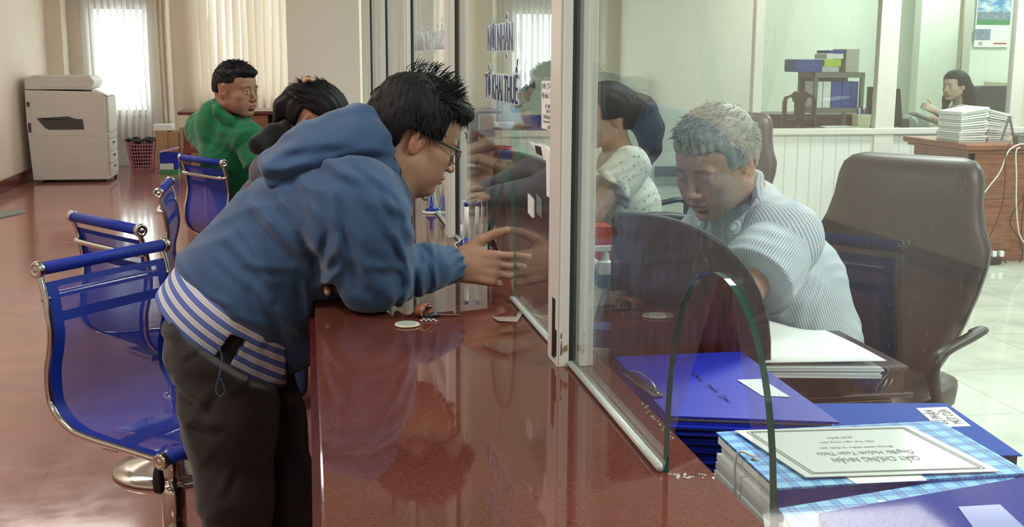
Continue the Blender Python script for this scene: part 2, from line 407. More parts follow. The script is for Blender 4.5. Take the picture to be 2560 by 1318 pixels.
def sdf_obj(name, S_, lo, hi, vx, mat, parent, disp=None, col=None, st=None, dmax=.012, label=None, smooth_it=1, keepmin=.6):
    V, Q = S_.mesh(lo, hi, vx, disp, dmax)
    # keep the main body of the surface, drop stray crumbs
    lab = np.arange(len(V)); ea = np.concatenate([Q[:, 0], Q[:, 1], Q[:, 2], Q[:, 3]]); eb = np.concatenate([Q[:, 1], Q[:, 2], Q[:, 3], Q[:, 0]])
    for _ in range(400):
        old_ = lab.copy(); mn = np.minimum(lab[ea], lab[eb]); ra, rb_ = lab[ea], lab[eb]
        np.minimum.at(lab, ra, mn); np.minimum.at(lab, rb_, mn); lab[ea] = np.minimum(lab[ea], mn)
        for _k in range(3): lab = lab[lab]
        if (lab == old_).all(): break
    cnt_ = np.bincount(lab, minlength=len(V)); keep = cnt_[lab] > keepmin * cnt_.max()
    if not keep.all():
        idx_ = np.cumsum(keep) - 1; Q = idx_[Q[keep[Q[:, 0]]]]; V = V[keep]
    # light fairing
    for _ in range(smooth_it):
        acc = np.zeros_like(V); cnt = np.zeros(len(V))
        for a, b in ((0, 1), (1, 2), (2, 3), (3, 0)):
            np.add.at(acc, Q[:, a], V[Q[:, b]]); np.add.at(cnt, Q[:, a], 1)
            np.add.at(acc, Q[:, b], V[Q[:, a]]); np.add.at(cnt, Q[:, b], 1)
        V = V * .5 + acc / np.maximum(cnt, 1)[:, None] * .5
    o0 = np.array(wloc(parent)) if parent is not None else np.zeros(3)
    me = bpy.data.meshes.new(name)
    me.vertices.add(len(V)); me.vertices.foreach_set('co', (V - o0).astype(np.float32).ravel())
    me.loops.add(len(Q) * 4); me.loops.foreach_set('vertex_index', Q.astype(np.int32).ravel())
    me.polygons.add(len(Q)); me.polygons.foreach_set('loop_start', np.arange(0, len(Q) * 4, 4, dtype=np.int32))
    me.update(calc_edges=True); me.validate()
    bm_ = bmesh.new(); bm_.from_mesh(me); lo_ = [v for v in bm_.verts if not v.link_faces]
    for v in lo_: bm_.verts.remove(v)
    bm_.verts.ensure_lookup_table()
    if lo_: V = np.array([v.co for v in bm_.verts]) + o0; bm_.to_mesh(me)
    bm_.free()
    me.shade_smooth()
    me.materials.append(MATS[mat])
    if col is not None:
        C = np.ones((len(V), 4), np.float32); C[:, :3] = col(V)
        at_ = me.attributes.new('Col', 'FLOAT_COLOR', 'POINT'); at_.data.foreach_set('color', C.ravel())
    if st is not None:
        at_ = me.attributes.new('st', 'FLOAT', 'POINT'); at_.data.foreach_set('value', st(V).astype(np.float32))
    o = bpy.data.objects.new(name, me); link(o, parent)
    if label: o['label'] = label
    return o
def bounds(pts, r):
    a = np.array([list(p) for p in pts]); return a.min(0) - r, a.max(0) + r
LP_HALL, LP_STAFF = 50.0, 92.0
def _late():
    pm('leaf_green', '3f8a55', .7); pm('lilac', 'b89ac8', .6); pm('medal_cream', 'c9bfa6', .4); pm('medal_print', '9aa39a', .4)
    pm('tan_leather', '8c4a30', .5, bump=.1); pm('laminate', 'd6dad8', .12); pm('ink_grey', '8a8d8c', .6); pm('purple_tape', '5660b4', .15)
    pm('lime', 'b9cf3e', .6); pm('cup_beige', 'c9c6a8', .6); pm('phone_grey', '7c8580', .5); pm('cabinet_cream', 'd0cfb4', .5)
    pm('calendar_blue', '3f5f8c', .5, noise=.3, nscale=14); pm('gel_blue', '4a63a8', .2)
_late()
glass('bottle_clear', (.9, .95, .98), .05)
glass('clear_glass', (.95, .985, .96), .0)
# ------------------------------------------------------------------ material library
pm('wall_cream', 'd8c9b8', .85, noise=.03, nscale=3, bump=.15, bscale=90)
pm('wall_staff', 'dbe2d6', .8, noise=.03, nscale=3)
pm('ceiling_white', 'dcdad2', .9)
pm('white_frame', 'd9d6cf', .35)
pm('white_panel', 'dfe2dc', .45)
pm('lamp_diffuser', 'ffffff', .6, emis=2.2)
pm('gasket', '1c211f', .6)
pm('chrome', 'c9c6c0', .12, metal=1)
pm('steel', '9a9a9a', .3, metal=1)
pm('black_plastic', '17181a', .45)
pm('grey_plastic', '6d7069', .5)
pm('white_plastic', 'e2e3e0', .35)
pm('paper', 'e9ebea', .8)
pm('paper_grey', 'c5c8c6', .8)
pm('blue_plastic', '1a2ba4', .45, spec=.3, noise=.06, nscale=20, bump=.1, bscale=300)
pm('blue_cover', '1a48a2', .7, spec=.15, noise=.05, nscale=20)
pm('purple_cover', '2f388e', .75, spec=.12, noise=.05, nscale=20)
pm('dark_blue', '141c5a', .5)
pm('pen_blue', '1c2c9c', .3)
pm('red_plastic', 'b5301f', .4)
pm('pink_plastic', 'c98b95', .5)
pm('copier_body', 'bdb6ae', .5, noise=.03, nscale=14)
pm('copier_dark', '3b3634', .5)
pm('cardboard', 'a8845f', .8, noise=.08, nscale=12)
pm('tape', '93877f', .2)
pm('silicone', 'b9c2bd', .3)
pm('ink_blue', '1d1c60', .5)
pm('ink_black', '25262a', .6)
pm('ink_red', 'b02a22', .6)
pm('film_white', 'cfd6dc', .5)
pm('curtain_orange', 'c69a76', .9)
pm('blind_cloth', 'cdbfae', .9)
wood('brown_wood', '2c1211', '4a2220', .3, (30, 3, 3))
wood('red_wood', '4a1d16', '6d2f23', .35, (4, 4, 30))
wood('desk_wood', '6b3a27', '93583c', .4, (2, 10, 30))
wood('dark_wood', '2a1c19', '3d2924', .35, (8, 8, 8))
wood('counter_front', '4b1712', '5e2119', .3, (3, 3, 20))
leather('black_leather', '3b3334'); leather('dark_leather', '2b2c30')
granite('granite', '5f3229', '78483d', '2f1c1a', .032, joint=.0016, tile=8.0, off=(1.0, -2.09), jc='3a2320', nsc=230)
granite('floor_stone', '94655a', 'a5796e', '784c43', .085, joint=.004, tile=1.0, off=(1.89 + 4, -.06 + 4), jc='7a544c', spec=.6)
granite('floor_tile', 'c6cec0', 'd2d8cc', 'bac4b5', .07, joint=.004, tile=.61, off=(-2.76 + .61 * 5, -3.97 + .61 * 7), jc='8c968d')
G1 = glass('pane_glass', (.925, .98, .96), .035)
pm('glass_edge', '0f4a3e', .15)
# translucent blind slats: daylight glows through the cloth
def blindmat(name, col, tr):
    m, nt, b = nodes(name); L = nt.links.new; out = nt.nodes['Material Output']
    c = srgb(col); b.inputs['Base Color'].default_value = (*c, 1); b.inputs['Roughness'].default_value = .9
    t = N(nt, 'ShaderNodeBsdfTranslucent'); t.inputs[0].default_value = (*c, 1)
    mx = N(nt, 'ShaderNodeMixShader', inp={0: tr}); L(b.outputs[0], mx.inputs[1]); L(t.outputs[0], mx.inputs[2]); L(mx.outputs[0], out.inputs[0])
blindmat('blind', 'd0c0b0', .16)
blindmat('blind_pale', 'e6e2de', .42)
# ------------------------------------------------------------------ room shell
ZC = 3.1
CE = .80                                        # counter height
def wallp(name, lo, hi, mat): m = M(); m.b2(lo, hi); return struct(name, m, mat)
m = M(); m.b2((-3.15, -4, -.1), (.28, 15.3, 0)); struct('floor', m, 'floor_stone')
m = M(); m.b2((.28, -4, -.1), (9, 15.3, 0)); struct('floor', m, 'floor_tile')
wallp('ceiling', (-3.15, -4, ZC), (9, 15.4, ZC + .1), 'ceiling_white')
wallp('wall_left', (-3.17, -4, 0), (-3.05, 15.3, ZC), 'wall_cream')
wallp('wall_back', (-3.2, -4.1, 0), (9, -4, ZC), 'wall_cream')
wallp('wall_right', (9, -4, 0), (9.1, 15.3, ZC), 'wall_staff')
m = M(); m.b2((-3.05, -4, 0), (-3.03, 15.1, .13)); struct('baseboard_left', m, 'counter_front')
# far wall of the public hall with door and window openings (wall plane Y = 15.1)
FY = 15.1
dl, dr, dt = -2.72, -1.86, 2.35                 # door opening
wl, wr, wb, wt = -1.38, -.05, .80, 2.75         # window opening
m = M()
m.b2((-3.1, FY, 0), (dl, FY + .2, ZC)); m.b2((dl, FY, dt), (dr, FY + .2, ZC)); m.b2((dr, FY, 0), (wl, FY + .2, ZC))
m.b2((wl, FY, 0), (wr, FY + .2, wb)); m.b2((wl, FY, wt), (wr, FY + .2, ZC)); m.b2((wr, FY, 0), (.8, FY + .2, ZC))
struct('wall_far', m, 'wall_cream')
m = M(); m.b2((-3.05, FY - .35, 0), (-2.86, FY, ZC)); struct('wall_corner', m, 'wall_cream')
# door: white frame, lower panel, pane
d1 = thing('door_1', 'white framed glazed door at the far end of the hall', 'door', ((dl + dr) / 2, FY + .05, 0)); d1['kind'] = 'structure'; del d1['category']
m = M(); y0, y1 = FY + .03, FY + .09
m.b2((dl, y0, 0), (dl + .14, y1, dt)); m.b2((dr - .07, y0, 0), (dr, y1, dt)); m.b2((dl + .13, y0 + .002, 1.93), (dr - .06, y1 - .002, 2.1)); m.b2((dl + .13, y0 + .002, dt - .06), (dr - .06, y1 - .002, dt)); m.b2((dl + .13, y0 + .01, 2.1), (dr - .06, y1 - .01, dt - .06))
m.b2((dl + .13, y0 + .002, .62), (dr - .06, y1 - .002, .70)); m.b2((dl + .13, y0 + .002, .0), (dr - .06, y1 - .002, .1)); m.b2((dl + .13, y0 + .02, .1), (dr - .06, y1 - .02, .62))
obj('door_frame', m, 'white_frame', d1, bevel=.004)
m = M(); m.b2((dl + .14, y0 + .025, .70), (dr - .07, y0 + .031, 1.93)); obj('door_pane', m, 'pane_glass', d1)
w1 = thing('window_1', 'window behind closed vertical blinds at the far end', 'window', ((wl + wr) / 2, FY + .05, wb)); w1['kind'] = 'structure'; del w1['category']
m = M()
for x in (wl, (wl + wr) / 2 - .025, wr - .05): m.b2((x, y0, wb), (x + .05, y1, wt))
for z in (wb, wt - .05): m.b2((wl, y0, z), (wr, y1, z + .05))
obj('window_frame', m, 'white_frame', w1)
m = M(); m.b2((wl, y0 + .02, wb), (wr, y0 + .026, wt)); obj('window_pane', m, 'pane_glass', w1)
# vertical blinds
def blinds(name, x0, x1, y, z0, z1, n, ang, mat, label, w=.085, seed=1, closed=None):
    r = random.Random(seed); t = thing(name, label, 'blind', ((x0 + x1) / 2, y, z0))
    m = M(); m.b2((x0 - .03, y - .02, z1), (x1 + .03, y + .02, z1 + .03)); obj('head_rail', m, 'white_frame', t)
    for i in range(n):
        x = x0 + (x1 - x0) * (i + .5) / n; a = ang(i) + r.uniform(-.06, .06)
        rows = []
        for j in range(7):
            z = z0 + (z1 - z0) * j / 6; aa = a + .12 * math.sin(j * .9 + i * 1.7)
            rows.append([(x + u * w / 2 * math.cos(aa) + .006 * math.sin(j + i), y + u * w / 2 * math.sin(aa) - .012 * (1 - u * u), z) for u in (-1, -.5, 0, .5, 1)])
        m = M(); m.grid(rows); obj('slat', m, mat, t, smooth=True)
blinds('vertical_blind', dl + .06, dr - .04, FY - .07, .35, 2.95, 10, lambda i: 1.18 + .10 * math.sin(i * 2), 'blind_pale', 'pale vertical blind hanging before the glazed door', w=.092, seed=3)
blinds('vertical_blind', wl, wr + .12, FY - .08, .66, 2.95, 15, lambda i: [.35, .3, .9, .75, .95, .7, .95, .5, .35, .6, .4, .3, .35, .7, .9][i % 15], 'blind', 'beige vertical blind hanging before the window', w=.115, seed=5)
blinds('vertical_blind', -1.80, -1.62, FY - .16, .2, 2.95, 3, lambda i: 1.2, 'blind', 'gathered beige blind slats beside the door, right of the glazed door', w=.09, seed=8)
# return wall beside the partition, nearer than the far wall
PY = 10.4
m = M(); m.b2((at(720, 200, PY).x, PY, 0), (.47, PY + .35, ZC)); pm('wall_pale_lit', 'e8e4dc', .85); struct('wall_pier', m, 'wall_pale_lit')  # pale paint lightened further, standing in for light falling on the pier
# ------------------------------------------------------------------ counter
GX0, GX1 = .005, .556
m = M(); m.b2((GX0, .35, CE - .025), (GX1, 9.4, CE))
g = obj('granite_counter', m, 'granite', None, bevel=.004, label='long polished red granite worktop running under the glass screen', cat='counter', origin=(.28, 4.8, CE - .025))
m = M(); m.b2((.03, .35, 0), (.06, 9.4, CE - .025)); m.b2((.50, .35, 0), (.53, 9.4, CE - .025))
for y in (.36, 2.1, 3.7, 5.3, 7.0, 8.6): m.b2((.06, y, 0), (.50, y + .03, CE - .025))
obj('counter_cabinet', m, 'counter_front', None, label='dark red panelled base carrying the granite worktop', cat='counter base', origin=(.28, 4.8, 0))
m = M(); m.b2((GX0 - .012, .35, CE - .05), (GX0 + .01, 9.4, CE - .026)); struct('trim_1', m, 'counter_front')
# ------------------------------------------------------------------ glass screen
posts = [2.07, 3.67, 5.27, 6.95, 8.6]
def gx(y): return .488 - .0085 * max(0, min(y - 2.1, 1.6)) - (0 if y < 3.8 else -.003)
for i, y in enumerate(posts):
    x = gx(y)
    t = thing('screen_post', ['nearest white post of the glass screen, chipped paint at its foot', 'second white post of the glass screen, behind the bent man', 'third white post of the glass screen', 'fourth white post of the glass screen', 'farthest white post of the glass screen, beside the wall pier'][i], 'post', (x, y, CE), group='posts of the glass screen')
    m = M(); m.b2((x - .034, y, CE), (x - .011, y + .085, ZC)); m.b2((x - .030, y - .0015, CE), (x - .027, y, ZC)); obj('outer_profile', m, 'white_frame', t, bevel=.0015)
    m = M(); m.b2((x - .0108, y + .004, CE), (x + .008, y + .078, ZC)); obj('gasket', m, 'gasket', t)
    m = M(); m.b2((x + .0082, y - .002, CE), (x + .036, y + .085, ZC)); obj('inner_profile', m, 'white_frame', t, bevel=.0015)
x = gx(posts[0]); p0 = [o for o in COL.objects if o.name == 'screen_post'][0]
m = M(); m.box((x - .0345, 2.10, CE + .07), (.002, .022, .115)); m.box((x - .035, 2.082, CE + .045), (.002, .016, .05)); obj('black_tape', m, 'black_plastic', p0)
pm('chip', '9a7a55', .8); pm('rust', '7a4a35', .9)
for dx, dz, w, h, mt in ((-.018, .030, .010, .014, 'chip'), (-.0262, .022, .003, .03, 'rust'), (-.0265, .055, .003, .012, 'rust')):
    m = M(); m.prism([(x + dx - w / 2, 2.0683, CE + dz), (x + dx + w / 2, 2.0683, CE + dz + .002), (x + dx + w * .4, 2.0683, CE + dz + h), (x + dx - w * .3, 2.0683, CE + dz + h * .7)], (0, .001, 0)); obj('paint_chip', m, mt, p0)
def arch_pts(c, hw, h, n=28):
    pts = []
    for i in range(n + 1):
        a = math.pi * i / n
        pts.append((c + hw * -math.cos(a) * 1.0, h * (math.sin(a) ** .68)))
    return pts
def pane(name, y0, y1, z1, arch, label):
    """a pane with an arched pass-through cut out of its foot, 8 mm thick"""
    xa, xb = gx(y0), gx(y1)
    X = lambda y: xa + (xb - xa) * (y - y0) / (y1 - y0)
    t = thing(name, label, 'glass pane', (X((y0 + y1) / 2), (y0 + y1) / 2, CE))
    CEE = CE + .0006; outline = [(y0, CEE)]
    if arch: outline += [(a, CE + b) for a, b in arch_pts(*arch)]
    outline += [(y1, CEE), (y1, z1), (y0, z1)]
    th = .004
    n = len(outline)
    v = [(X(a) - th, a, b) for a, b in outline] + [(X(a) + th, a, b) for a, b in outline]
    me = bpy.data.meshes.new('glass_sheet'); o0 = t.location
    bm = bmesh.new(); vv = [bm.verts.new(Vector(p) - o0) for p in v]
    fa = bm.faces.new(vv[:n]); fb = bm.faces.new(vv[n:][::-1]); fa.material_index = 0; fb.material_index = 0
    for i in range(n):
        j = (i + 1) % n; f = bm.faces.new((vv[i], vv[n + i], vv[n + j], vv[j])); f.material_index = 1 if (arch and 1 <= i < n - 3) else 0
    bmesh.ops.triangulate(bm, faces=[fa, fb])
    bmesh.ops.recalc_face_normals(bm, faces=bm.faces)
    bm.to_mesh(me); bm.free()
    me.materials.append(MATS['pane_glass']); me.materials.append(MATS['glass_edge'])
    o = bpy.data.objects.new('glass_sheet', me); link(o, t)
    if arch:
        for ya, yb in ((arch[0] + arch[1], y1), (y0, arch[0] - arch[1])):
            m = M(); m.tube([(X(a) - .008, a, CE + .0065) for a in (ya, yb)], .006, 8)
            obj('sealant_bead', m, 'silicone', t, smooth=True)
    return t, X
ZG = 2.6
pA, XA = pane('glass_screen', .40, 2.069, ZG, (1.305, .19, .322), 'nearest glass pane, with the arched opening before the papers')
pB, XB = pane('glass_screen', 2.156, 3.669, ZG, (2.876, .197, .325), 'glass pane with NƠI NHẬN lettering, arched opening over the reaching hand')
pC, XC = pane('glass_screen', 3.756, 5.269, ZG, (4.5, .197, .325), 'glass pane with two rows of glare-paled lettering behind the bent man')
pD, XD = pane('glass_screen', 5.356, 6.949, ZG, (6.1, .197, .325), 'plain glass pane between the third and fourth posts')
pE, XE = pane('glass_screen', 7.036, 8.599, ZG, (7.8, .197, .325), 'farthest plain glass pane of the screen')
def lettering(p, X, s, y0, y1, zb, size, name='lettering', colr='ink_blue', lift=.0052, out=.0035):
    o = (X(y0) , y0, zb); ux = (X(y1) - X(y0), y1 - y0, 0)
    # reading runs towards the camera, on the hall side of the glass
    text(name + '_outline', s, 'film_white', p, (o[0] - lift, o[1] , o[2]), ux, (0, 0, 1), size, abs(y1 - y0) * 1.0, offset=out)
    text(name, s, colr, p, (o[0] - lift - .0012, o[1], o[2]), ux, (0, 0, 1), size, abs(y1 - y0) * .985)
pm('ink_glare', '5d5f8f', .5)  # blue letters paled: the bright reflection over them is put into the colour
lettering(pB, XB, 'NƠI NHẬN', 3.06, 2.70, 1.395, .092, colr='ink_glare')
lettering(pB, XB, 'TỜ KHAI THUẾ', 3.10, 2.625, 1.272, .092)
lettering(pC, XC, 'NƠI NHẬN, TRẢ KẾT QUẢ HỒ SƠ', 5.12, 3.92, 1.405, .095, colr='film_white', out=.002)  # both rows: fading from reflections on the glass is put into the fill
lettering(pC, XC, 'THỦ TỤC HÀNH CHÍNH THUẾ', 5.02, 3.98, 1.27, .09, colr='film_white', out=.002)
# staff-side: wainscot partition at the back
RY = 8.4
def part_run(xa, xb, name, label):
    t = thing(name, label, 'partition', ((xa + xb) / 2, RY, 0))
    m = M(); n = int((xb - xa) / .105)
    for i in range(n): m.box((xa + (i + .5) * (xb - xa) / n, RY, .42), ((xb - xa) / n - .006, .02, .80))
    m.b2((xa, RY - .004, .02), (xb, RY + .004, .82)); obj('wainscot_boards', m, 'white_panel', t, bevel=.003)
    m = M(); m.b2((xa, RY - .045, .80), (xb, RY + .045, .845)); m.b2((xa, RY - .02, 0), (xb, RY + .02, .06)); obj('rail', m, 'white_frame', t, bevel=.004)
    return t
pr = part_run(3.30, 5.72, 'wainscot_partition', 'white boarded low partition behind the brown chairs')
m = M()
xs = [(3.33, 3.40, .82), (4.34, 4.50, 0), (5.48, 5.58, .82)]
for a, b, z in xs: m.b2((a, RY - .035, z), (b, RY + .035, ZC))
obj('upright', m, 'white_frame', pr, bevel=.004)
m = M(); m.b2((3.36, RY - .003, .846), (5.55, RY + .003, 2.9)); obj('upper_pane', m, 'clear_glass' if 'clear_glass' in MATS else 'pane_glass', pr)
pl = part_run(1.35, 1.95, 'wainscot_partition', 'white boarded low counter front seen left of the nearest post')
# staff room walls
wallp('wall_staff', (.62, 13.0, 0), (9, 13.15, ZC), 'wall_staff')
m = M(); m.b2((4.0, 12.975, 0), (9, 13.0, .12)); struct('baseboard_staff', m, 'grey_plastic')
m = M(); m.b2((at(1548, 200, 12.8).x, 12.75, 0), (at(1556, 200, 12.8).x, 13.0, ZC)); struct('trim_2', m, 'wall_staff')
m = M(); m.b2((at(2428, 100, 11.2).x, 11.2, 0), (9, 11.35, ZC)); struct('wall_recess', m, 'wall_staff')
m = M(); m.b2((at(2300, 100, 12.2).x, 12.2, 0), (at(2395, 100, 12.2).x, 12.35, ZC)); struct('wall_column', m, 'wall_staff')
# ------------------------------------------------------------------ blue mesh swivel chairs of the hall
meshcloth('blue_mesh', '1230a4', .30, .75)
pm('blue_band', '0c2a92', .6, spec=.3)
RAIL = [(a - .20, b) for a, b in ((0, .86), (.018, .80), (.027, .74), (.030, .70), (.023, .656), (.009, .60), (.010, .53), (.032, .493), (.062, .471), (.10, .456), (.17, .447), (.244, .441), (.355, .432), (.374, .430))]
def spline(pts, n):
    out = []
    P = [Vector(p) for p in pts]; P = [P[0] * 2 - P[1]] + P + [P[-1] * 2 - P[-2]]
    for i in range(1, len(P) - 2):
        for j in range(n):
            t = j / n; a, b, c, d = P[i - 1], P[i], P[i + 1], P[i + 2]
            out.append(.5 * ((2 * b) + (c - a) * t + (2 * a - 5 * b + 4 * c - d) * t * t + (3 * b - 3 * c + d - a) * t ** 3))
    out.append(P[-2]); return out
def make_blue_chair():
    t = thing('swivel_chair', 'x', 'chair')
    prof = spline([(x, 0, z) for x, z in RAIL], 4); hw = .21
    for s in (-1, 1):
        m = M(); m.tube([p + Vector((-.004, s * hw, -.002)) for p in prof], .0085, 8); obj('side_rail', m, 'chrome', t, smooth=True)
    # sling: bands of solid cloth round an open net centre
    sling = prof[2:-1]; m = M()
    L = [0]
    for i in range(1, len(sling)): L.append(L[-1] + (sling[i] - sling[i - 1]).length)
    def strip(y0, y1, a, b, mi, dz=0):
        m.mi = mi; k = 6 if y1 - y0 > .1 else 2
        rows = [[Vector((p.x - .005 * (1 - (2 * abs(y0 + (y1 - y0) * j / k) / .42) ** 2) + dz, y0 + (y1 - y0) * j / k, p.z - .004 + dz)) for j in range(k + 1)] for p in sling[a:b + 1]]
        m.grid(rows)
    n = len(sling) - 1
    strip(-hw, -hw + .042, 0, n, 1); strip(hw - .042, hw, 0, n, 1)
    b1, b2, b3 = 1, 5, 7
    strip(-hw + .042, hw - .042, 0, b1, 1); strip(-hw + .042, hw - .042, b1, b2, 0); strip(-hw + .042, hw - .042, b2, b3, 1)
    strip(-hw + .042, hw - .042, b3, n - 2, 0); strip(-hw + .042, hw - .042, n - 2, n, 1)
    obj('sling', m, ['blue_mesh', 'blue_band'], t, smooth=True)
    for nm, p in (('top_bar', prof[0]), ('front_bar', prof[-1])):
        m = M(); m.tube([p + Vector((0, s * (hw - .004), 0)) for s in (-1, 1)], .0165, 16); b = obj(nm, m, 'blue_band', t, smooth=True)
        for s in (-1, 1):
            m = M(); rot = Matrix.Rotation(-s * math.pi / 2, 3, 'X')
            m.lathe(p + Vector((0, s * (hw - .004), 0)), [(.018, 0), (.0205, .002), (.0205, .014), (.018, .018), (.012, .018), (.011, .0165), (.006, .0165), (.005, .019), (.0005, .019)], 20, rot)
            obj('end_cap', m, 'chrome', b, smooth=True)
    m = M(); y = hw - .012
    m.tube(spline([(-.183, -hw, .785), (-.207, -y * .92, .785), (-.211, -.1, .785), (-.211, .1, .785), (-.207, y * .92, .785), (-.183, hw, .785)], 4), .012, 8, flat=(1, .8)); obj('cross_bar', m, 'chrome', t, smooth=True)
    m = M(); m.box((-.0, 0, .418), (.22, .16, .02)); m.box((-.0, 0, .43), (.05, .42, .012)); m.box((.0, 0, .40), (.12, .08, .03)); obj('seat_mount', m, 'chrome', t, bevel=.004)
    m = M(); m.lathe((0, 0, 0), [(.0125, .25), (.0125, .40)], 16); m.lathe((0, 0, 0), [(.030, .05), (.031, .25), (.028, .265), (.013, .27)], 24); obj('gas_lift', m, 'chrome', t, smooth=True)
    m = M(); m.lathe((0, 0, 0), [(.20, 0), (.205, .006), (.20, .014), (.15, .026), (.09, .04), (.05, .055), (.031, .075)], 48); obj('base_disc', m, 'chrome', t, smooth=True)
    m = M(); m.tube([(.03, -.02, .405), (.06, -.09, .405), (.075, -.125, .405), (.078, -.13, .38), (.078, -.13, .35)], .0045, 8); l = obj('height_lever', m, 'chrome', t, smooth=True)
    m = M(); m.tube([(.078, -.13, .38), (.078, -.13, .365), (.078, -.13, .335), (.078, -.13, .31), (.078, -.13, .302)], [.005, .011, .015, .014, .006], 10); obj('handle', m, 'black_plastic', l, smooth=True)
    return t
bc = make_blue_chair()
def put_blue(pl, pr, sgn, label, first=False, turn=0):
    a = atz(*pl, .86); b = atz(*pr, .86); c = (a + b) / 2; d = (b - a).normalized()
    n = Vector((d.y, -d.x, 0)) * sgn; n.rotate(Euler((0, 0, turn))); ang = math.atan2(n.y, n.x)
    loc = c + n * .20; loc.z = 0
    if first: bc.location = loc; bc.rotation_euler.z = ang; bc['label'] = label; bc['group'] = 'blue mesh chairs along the counter'; return bc
    return dup(bc, loc, ang, label, 'blue mesh chairs along the counter')
put_blue((98, 675), (405, 612), 1, 'nearest blue mesh swivel chair, beside the bent man in dark trousers', True, -.03)
put_blue((175, 540), (360, 578), -1, 'blue mesh chair seen from behind, its top bar just beyond the nearest chair')
put_blue((390, 490), (430, 448), 1, 'blue mesh chair seen edge-on, between two other blue chairs')
put_blue((442, 392), (572, 410), -1, 'blue mesh chair behind the man in green, chrome bar across its back')
# ------------------------------------------------------------------ copier
cx0, cx1, cy0, cy1 = -2.95, -2.16, 13.2, 13.85
c = thing('photocopier', 'large beige office photocopier standing against the left wall', 'photocopier', ((cx0 + cx1) / 2, 13.5, 0))
m = M(); m.prism([(cx0 - .02, cy0, .97), (cx0 - .02, cy1, .97), (cx0 - .02, cy1, .07), (cx0 + .04, cy1, .07), (cx0 + .04, cy0, .07)], (.001, 0, 0)) if False else None
m = M(); m.prism([(cx0, cy0, .03), (cx1, cy0, .03), (cx1, cy0, .94), (cx1 - .12, cy0, .985), (cx0 - .03, cy0, 1.0), (cx0 - .03, cy0, .62)], (0, cy1 - cy0, 0)); obj('body', m, 'copier_body', c, bevel=.008)
m = M(); m.prism([(cx0 - .03, cy0 + .02, 1.005), (cx1 - .14, cy0 + .02, 1.005), (cx1 - .10, cy0 + .02, 1.09), (cx1 - .14, cy0 + .02, 1.15), (cx0 + .06, cy0 + .02, 1.16), (cx0 - .03, cy0 + .02, 1.13)], (0, .55, 0)); dc = obj('document_cover', m, 'copier_body', c, bevel=.01)
m = M(); m.box((cx0 + .38, cy0 + .017, 1.075), (.44, .004, .085)); obj('cover_panel', m, 'copier_body', dc, bevel=.003)
m = M(); m.prism([(cx1 - .135, cy0 + .02, .99), (cx1 + .03, cy0 + .02, .935), (cx1 + .03, cy0 + .02, .95), (cx1 - .11, cy0 + .02, 1.02)], (0, .5, 0)); obj('control_panel', m, 'white_plastic', c, bevel=.004)
m = M(); m.box((cx1 + .015, cy0 + .28, .74), (.03, .5, .38)); m.box((cx1 + .013, cy0 + .28, .50), (.028, .5, .04)); obj('side_cover', m, 'copier_body', c, bevel=.006)
for z in (.40, .26, .14):
    m = M(); m.box((cx1 + .012, cy0 + .28, z), (.024, .5, .115)); d = obj('paper_drawer', m, 'copier_body', c, bevel=.005)
    m = M(); m.box((cx1 + .026, cy0 + .28, z + .02), (.008, .12, .02)); obj('handle', m, 'copier_dark', d)
m = M(); m.prism([(cx0 + .08, cy0 - .012, .70), (cx0 + .40, cy0 - .012, .72), (cx0 + .48, cy0 - .012, .69), (cx0 + .55, cy0 - .012, .69), (cx0 + .56, cy0 - .012, .58), (cx0 + .20, cy0 - .012, .58), (cx0 + .16, cy0 - .012, .60)], (0, .02, 0)); tr = obj('output_slot', m, 'copier_dark', c)
m = M(); m.prism([(cx0 + .12, cy0 - .022, .705), (cx0 + .40, cy0 - .01, .71), (cx0 + .55, cy0 - .01, .68), (cx0 + .55, cy0 - .01, .67), (cx0 + .14, cy0 - .01, .69)], (0, .03, 0)); obj('tray', m, 'black_plastic', tr)
m = M(); m.box((cx0 + .30, cy0 - .0015, .63), (.56, .003, .24)); m.box((cx0 + .645, cy0 - .0015, .63), (.07, .003, .26)); obj('front_panel', m, 'copier_body', c, bevel=.002) 
for z, h in ((.85, .05), (.60, .10)):
    m = M(); m.box((cx0 + .0, cy0 - .002, z), (.03, .006, h)); obj('vent', m, 'copier_dark', c)
for x, y in ((cx0 + .1, cy0 + .08), (cx1 - .06, cy0 + .06), (cx0 + .1, cy1 - .08), (cx1 - .02, cy1 - .1)):
    m = M(); m.tube([(x - .012, y, .022), (x + .012, y, .022)], .022, 14); obj('caster', m, 'black_plastic', c)
# ------------------------------------------------------------------ waste basket
bx_, by_ = -1.985, 14.64
t = thing('waste_basket', 'pink lattice plastic waste basket with a black bag over its rim', 'waste basket', (bx_, by_, 0))
m = M(); H_ = .36
def bq(u, z):                                    # square basket outline, growing upward
    w = .115 + .045 * z / H_; a = u * 4; k = int(a) % 4; f = a - int(a)
    c4 = [(-w, -w), (w, -w), (w, w), (-w, w)]; p, q = c4[k], c4[(k + 1) % 4]
    return (bx_ + p[0] + (q[0] - p[0]) * f, by_ + p[1] + (q[1] - p[1]) * f, z)
for i in range(36): m.tube([bq(i / 36, .01), bq(i / 36, H_)], .0065 if i % 9 else .02, 5)
for j in range(9): m.tube([bq(i / 36, .015 + j * .042) for i in range(37)], .007, 5)
m.b2((bx_ - .115, by_ - .115, 0), (bx_ + .115, by_ + .115, .012)); obj('lattice_shell', m, 'pink_plastic', t, smooth=False)
m = M(); m.tube([bq(i / 36, H_ + .012 * math.sin(i * 1.3)) for i in range(37)], [.02 + .009 * math.sin(i * 2.1) for i in range(37)], 7)
m.b2((bx_ - .11, by_ - .11, .05), (bx_ + .11, by_ + .11, .33)); obj('bag', m, 'black_plastic', t, smooth=True)
